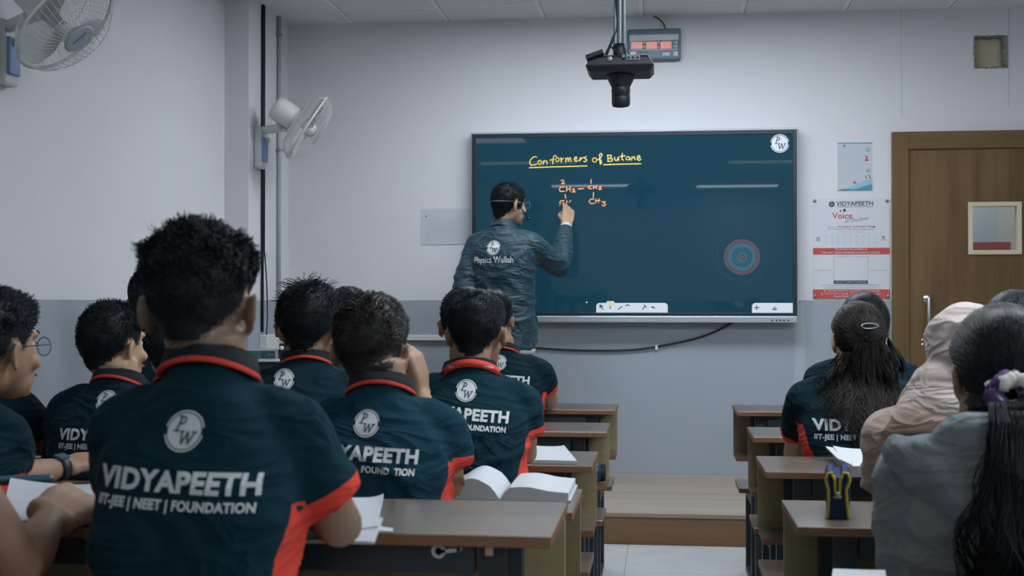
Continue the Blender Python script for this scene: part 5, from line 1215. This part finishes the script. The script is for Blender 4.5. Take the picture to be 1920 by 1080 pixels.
# ---- third desk, left
person('boy with a red trimmed collar left of the nearest boy, letters VID showing', at(206, 710, 3.34), at(212, 642, 3.42), yaw=R_(-4), head_yaw=R_(-20), lean=.05, hs=.93, sw=.155, tw=.92, skin='skin_light',
       shirt='shirt_black', text_w=.245, badge_x=.012, bdz=.055, tdz=.083, hair=short_hair(4500, .022, .012, .003, .6, .4, (0, -.1, -.1), .0013, 26, seed=17), seed=10)
person('student with high hair peeking out left behind the nearest boy', at(290, 650, 5.1), at(283, 562, 5.18), lean=.14, sw=.16, head_yaw=R_(10), hair=short_hair(2500, .032, .018, .004, .5, .4, seed=19), vox=.008, seed=11, back=False, collar='red')
person('student whose single ear shows beside the neck of the nearest boy', at(322, 710, 4.15), at(316, 645, 4.22), lean=.14, sw=.14, tw=.9, head_yaw=R_(4), hair=short_hair(2500, .020, .012, .003, .5, .4, seed=21), vox=.007, seed=12, back=False, collar='red')
# ---- far left
gl = person('boy with wire glasses in profile at the left edge', at(-105, 735, 2.62), at(-10, 645, 2.78), yaw=R_(-2), head_yaw=R_(-22), lean=.12, hs=.98, sw=.118, tw=.8, sc=.9,
       arms={1: arm(dk(22, 2.83, HD, .045), dk(122, 2.95, HD, .056)), -1: arm(dk(-160, 2.85), dk(-60, 3.0, HD, .056), curl=.3, d=(-.3, .9, .05))}, hair=short_hair(5200, .030, .009, .002, .35, .35, (0, .45, .1), .0013, 18, seed=23, quiff=.018), seed=13, skin='skin', back=False, collar='red')
person('boy at the left edge behind the glasses, red cuffed bare arm on a notebook', at(-76, 706, 3.42), at(-86, 626, 3.5), yaw=R_(-6), lean=.14, hs=.98, sw=.16, arms={1: arm(dk(76, 3.54), dk(30, 3.7, HD, .056), curl=.3, d=(-.3, .9, .05)), -1: arm(dk(-140, 3.55), dk(-60, 3.7, HD, .056), curl=.3, d=(-.3, .9, .05))}, hair=short_hair(1500, .024, .013, .003, seed=25), vox=.007, seed=14, back=False, sleeve=.66)
person('person at the bottom left corner, only a bare forearm and clenched hand in view', at(-300, 690, 1.76), at(-300, 560, 1.84), yaw=R_(-4), lean=.12, hs=.93, sw=.14, tw=.84, sc=.92, arms={1: arm(at(38, 1066, 1.78), at(92, 974, 1.965), curl=1.2, thumb=.9, d=(.08, .95, .14), palm=(-.45, .1, -.85)), -1: arm(at(-450, 980, 1.9), at(-250, 960, 2.1))},
       hair=short_hair(1500, .026, .015, .003, seed=27), vox=.0042, seed=15, back=False, sleeve=.2, hand_k=1.18)

# ---- glasses and watch of the boy at the left edge
def spectacles(P, m='metal_dark', r=.023):
    h = P['h']; s = Soup()
    for x in (-1, 1):
        s.tube([h(x * .033 + r * math.cos(t), .106, -.008 + r * .92 * math.sin(t)) for t in np.linspace(0, 2 * math.pi, 25)], .0011, 6, cap=False)
        s.tube([h(x * .056, .105, -.002), h(x * .078, .085, -.002), h(x * .083, .02, -.004), h(x * .082, -.012, .002), h(x * .081, -.026, -.016)], .0013, 6)
    s.tube([h(-.011, .107, -.003), h(0, .110, .001), h(.011, .107, -.003)], .0011, 6)
    f = s.obj('glasses', M[m], P['root'], True)
    for x in (-1, 1): Soup().loft([[h(x * .033 + r * math.cos(t), y, -.008 + r * .92 * math.sin(t)) for t in np.linspace(0, 2 * math.pi, 24, endpoint=False)] for y in (.1055, .1065)]).obj('lens', M['glass_clear'], f)
spectacles(gl)
a_ = gl['A'][1]; wp_ = a_['e'].lerp(a_['w'], .93); ax_ = (a_['w'] - a_['e']).normalized(); Rw = ax_.to_track_quat('Z', 'Y').to_matrix()
wr = Soup().lathe([(.026, -.011), (.029, -.010), (.029, .010), (.026, .011)], wp_, Rw, 24, caps=False).obj('wristwatch', M['plastic_black'], gl['root'], True)
Soup().box((-.013, -.014, -.005), (.013, .014, .003), 0, Matrix((ax_.cross(Vector((0, -.5, .8))).normalized(), ax_, (Vector((0, -.5, .8)) - ax_ * ax_.dot(Vector((0, -.5, .8)))).normalized())).transposed(), wp_ + (Vector((0, -.5, .8)) - ax_ * ax_.dot(Vector((0, -.5, .8)))).normalized() * .0285).obj('watch_case', M['clock_face'], wr, bevel=.003)

# ---- the teacher at the board
th = person('teacher in a dark zip jacket writing on the interactive board with a pen', at(938, 424, 7.20), at(955, 379, 7.25), yaw=R_(-14), head_yaw=R_(-36), head_pitch=R_(-4), lean=.0, hs=1.0, sw=.175, tw=1.05, td=1.15, sc=1.08, stand=PH, skin='skin_light', shirt='jacket', style='jacket', back=True,
       arms={1: arm(onY(1049, 502, 7.34), onY(1062, 421, 7.60), d=(.10, .5, .9), palm=(-.55, .65, -.2), curl=.85, thumb=1.0, cuff=.86), -1: arm(at(866, 548, 7.22), at(884, 640, 7.12), palm=(1, 0, 0), curl=.4)},
       hair=short_hair(4200, .020, .015, .008, .3, .3, (0, .1, -.3), .0014, 14, seed=31, whirl=True, drop=.03), seed=16, badge_x=-.012, wrinkle=1.1, vox=.0055)
spectacles(th, 'metal_grey')
h = th['h']; s = Soup()
s.tube([h(.083, .0, .012), h(.080, -.03, -.004), h(.066, -.075, -.006), h(.03, -.108, -.006), h(-.03, -.108, -.006), h(-.066, -.075, -.006), h(-.080, -.03, -.004), h(-.083, 0, .012)], .0018, 8)
hb = s.obj('headset', M['plastic_grey'], th['root'], True)
s = Soup().tube([h(.086, .012, -.012), h(.088, .03, -.04), h(.07, .08, -.078), h(.05, .10, -.084)], .0028, 8); s.ball(h(.046, .104, -.085), .010, n=8); s.ball(h(.086, .010, -.010), .011, n=8)
s.obj('microphone_boom', M['plastic_black'], hb, True)
# white shirt cuff and hem under the jacket
a_ = th['A'][1]; d_ = (a_['w'] - a_['e']); q0 = a_['e'] + d_ * .88; q1 = a_['e'] + d_ * .97
Soup().tube([q0, q1], [.037, .034], 18, cap=False).obj('shirt_cuff', M['ink_white'], th['root'], True)
co = coords(th['garment'].data); zmin = co[:, 2].min(); sel = co[co[:, 2] < zmin + .03]; cx_, cy_ = sel[:, 0].mean(), sel[:, 1].mean(); rx_, ry_ = np.abs(sel[:, 0] - cx_).max(), np.abs(sel[:, 1] - cy_).max()
Soup().loft([[Vector((cx_ + rx_ * k * math.cos(t), cy_ + ry_ * k * math.sin(t), zmin + z)) for t in np.linspace(0, 2 * math.pi, 40, endpoint=False)] for k, z in ((.9, .03), (.97, .012), (.97, -.014), (.9, -.012))]).obj('shirt_hem', M['ink_white'], th['root'], True)
# the pen in his hand
tip = onY(1067.5, 381, YBF - .002); tail = onY(1060, 400, 7.62)
pn = Soup().tube([tip, tip.lerp(tail, .12), tail], [.002, .0055, .0065], 10).obj('stylus_pen', M['plastic_black'], smooth=True); tag(pn, 'dark stylus in the writing hand of the teacher', 'pen')

# ================================================================== RIGHT BLOCK
g1 = person('girl with long loose wavy hair and a silver clip, black polo', at(1606, 690, 3.78), at(1608, 630, 3.84), yaw=R_(4), head_yaw=R_(5), lean=.12, hs=.89, sw=.155, tw=.9, sc=.88, skin='skin_light',
       arms={-1: arm(at(1488, 850, 4.0), at(1560, 905, 4.12)), 1: arm(at(1720, 850, 4.0), at(1650, 905, 4.12))}, text_w=.285, bdz=.095, tdz=.064, badge_x=-.012, hairm='hair_waves', seed=21, collar=None)
smooth_cap(g1, .014, gather=(0, -.125, -.03), n=1800, drop=.006)
def fall(P, n, top, spread, length, wave, width, seed, back_y, name='long_hair', side=0.):
    """locks that leave the head at top and drop over the back"""
    rnd = random.Random(seed); h = P['h']; paths = []; T0 = h(*top)
    for i in range(n):
        a = rnd.gauss(0, .5); a = max(-1.15, min(1.15, a)); L = length * rnd.uniform(.72, 1.05) * (1 - .22 * abs(a)); ph = rnd.random() * 6.28; pts = []; dep = rnd.uniform(0, .035); fq = rnd.uniform(6, 12)
        for k in range(14):
            t = k / 13; z = T0.z - L * t; wv = wave * .45 * math.sin(ph + t * fq) * t + wave * .75 * math.sin(round(a * 5) * 2.4 + t * 11) * t
            x = T0.x + a * (.035 + (spread - .035) * min(1, t * 1.7) ** .8) + wv + side * t; y = T0.y - .004 - dep * (1 - .3 * t)
            hit, nn, _, _ = P['GB'].ray_cast(Vector((x, -1.5, z)), Vector((0, 1, 0)))
            if P['HB'] is not None:
                h2 = P['HB'].ray_cast(Vector((x, -1.5, z)), Vector((0, 1, 0)))[0]
                if h2 is not None and (hit is None or h2.y < hit.y): hit = h2
            if hit is not None: y = min(y if t < .3 else hit.y - back_y - .006 - dep * .7, hit.y - back_y - .006 - dep * .7)
            elif t > .3: y = T0.y - .02 - dep
            if pts and t > .3: y = pts[-1].y * .55 + y * .45
            pts.append(Vector((x, y, z)))
        paths.append((pts, width * rnd.uniform(.6, 1.3)))
    return strand_mesh(name, paths, M[P['hairm']], P['root'], width)
fall(g1, 1100, (.004, -.105, -.02), .062, .42, .034, .0014, 4, .0, side=.008); fall(g1, 380, (.05, -.075, -.05), .05, .36, .026, .0013, 14, 0, 'side_hair', -.01); fall(g1, 330, (-.045, -.078, -.05), .055, .24, .034, .0012, 15, 0, 'side_hair', -.045)
s = Soup(); h = g1['h']
s.tube([h(.045 * math.cos(t) * .62, -.124 - .006 * math.cos(2 * t), .036 + .0085 * math.sin(t)) for t in np.linspace(0, 2 * math.pi, 25)], .0017, 8, cap=False)
s.obj('hair_clip', M['metal_grey'], g1['root'], True)
gb = person('girl in the front right row, only her crown and right shoulder show', at(1624, 664, 4.70), at(1620, 606, 4.78), lean=.12, sw=.17, hairm='hair_long', seed=22, vox=.008, back=False, collar=None)
smooth_cap(gb, .016, gather=(0, -.125, -.03), n=700, drop=.006); fall(gb, 250, (0, -.095, -.02), .11, .35, .012, .004, 5, 0)
# hijab
g2 = person('girl in a beige headscarf and camel coat', at(1796, 748, 2.97), at(1808, 664, 3.04), yaw=R_(6), lean=-.04, hs=.94, sw=.150, tw=.92, td=1.1, style='coat', shirt='coat', seed=23, wrinkle=1.5, collar=None,
       arms={-1: arm(at(1664, 896, 3.08), at(1760, 1000, 3.22), d=(.8, .5, 0), curl=.3), 1: arm(at(1930, 896, 3.08), at(1860, 1000, 3.22), d=(-.8, .5, 0), curl=.3)})
s = Soup(); h = g2['h']
s.ball(h(0, -.014, .018), (.093, .114, .108), g2['RH'], 16); s.ball(h(0, -.03, -.04), (.082, .085, .09), g2['RH'], 14)
s.tube([h(0, -.02, -.05), g2['C7'] + Vector((0, .045, .03)), g2['C7'] + Vector((0, .045, -.03))], [.083, .086, .125], 18)
s.ball(h(0, .075, -.16), (.06, .04, .05), n=10)
hm = remesh(s, .007, 6)
# keep the face free
co = coords(hm); no = normals(hm); fr = np.array([noise.noise(Vector((p[0] * 9, p[1] * 14, (p[2] + p[0] * .5 + p[1] * .9) * 16))) for p in co])
set_coords(hm, co + no * (np.maximum(fr, -.2) * .010)[:, None])
bm = bmesh.new(); bm.from_mesh(hm); RT = g2['RH'].transposed()
kill = [v for v in bm.verts if (lambda q: q.y > .055 and abs(q.x) < .062 and -.125 < q.z < .062)(RT @ (v.co - g2['head']))]
bmesh.ops.delete(bm, geom=kill, context='VERTS'); bm.to_mesh(hm); bm.free(); hm.name = 'headscarf'
hj = link('headscarf', hm, M['hijab'], g2['root'], True); so = hj.modifiers.new('thick', 'SOLIDIFY'); so.thickness = .003
# hoodie girl, nearest on the right
g3 = person('girl in a grey hoodie with a patterned scrunchie, nearest on the right', at(1872, 800, 2.19), at(1876, 690, 2.28), yaw=R_(2), head_yaw=R_(5), lean=-.04, hs=.97, sw=.142, tw=.92, td=1.05, sc=1.0, style='hoodie', shirt='hoodie', skin='skin', hairm='hair_long', seed=24, wrinkle=1.6, vox=.005, collar=None,
       arms={-1: arm(at(1706, 1036, 2.28), at(1800, 1118, 2.42), d=(.8, .5, 0), curl=.3), 1: arm(at(2046, 1036, 2.30), at(1950, 1118, 2.42), d=(-.8, .5, 0), curl=.3)})
smooth_cap(g3, .016, gather=(-.030, -.12, -.04), n=2600, wid=.0014, drop=.006)
h = g3['h']; s = Soup(); sc0 = h(-.032, -.128, -.040)
pts = [sc0 + g3['RH'] @ Vector((.030 * math.cos(t), -.004 + .006 * math.sin(5 * t), .026 * math.sin(t))) for t in np.linspace(0, 2 * math.pi, 49)]
M['scrunchie'] = mat('scrunchie', (.5, .5, .47), .7, .2)
nt = M['scrunchie'].node_tree; vr = N(nt, 'ShaderNodeTexVoronoi'); vr.inputs['Scale'].default_value = 38; tc0 = N(nt, 'ShaderNodeTexCoord'); nt.links.new(tc0.outputs['Object'], vr.inputs['Vector'])
sx = N(nt, 'ShaderNodeSeparateColor'); nt.links.new(vr.outputs['Color'], sx.inputs[0]); nt.links.new(mixc(nt, math_node(nt, 'GREATER_THAN', sx.outputs[0], .5), (.46, .46, .42), (.075, .045, .13)), nt.nodes['Principled BSDF'].inputs['Base Color'])
s.tube(pts, [.0155 + .003 * math.sin(i * 1.9) for i in range(49)], 12, cap=False); s.obj('scrunchie', M['scrunchie'], g3['root'], True)
fall(g3, 2400, (-.034, -.14, -.05), .10, .56, .030, .00115, 6, .008, 'ponytail', .04)
# a crown of hair above the hoodie girl, further forward
g4 = person('girl further forward whose crown shows above the hoodie girl', at(1905, 684, 3.75), at(1900, 618, 3.82), lean=.12, sw=.17, hairm='hair_long', seed=25, vox=.008, back=False, collar=None)
smooth_cap(g4, .016, gather=(0, -.125, -.03), n=900, drop=.006); fall(g4, 250, (0, -.095, -.02), .09, .35, .012, .004, 8, 0)
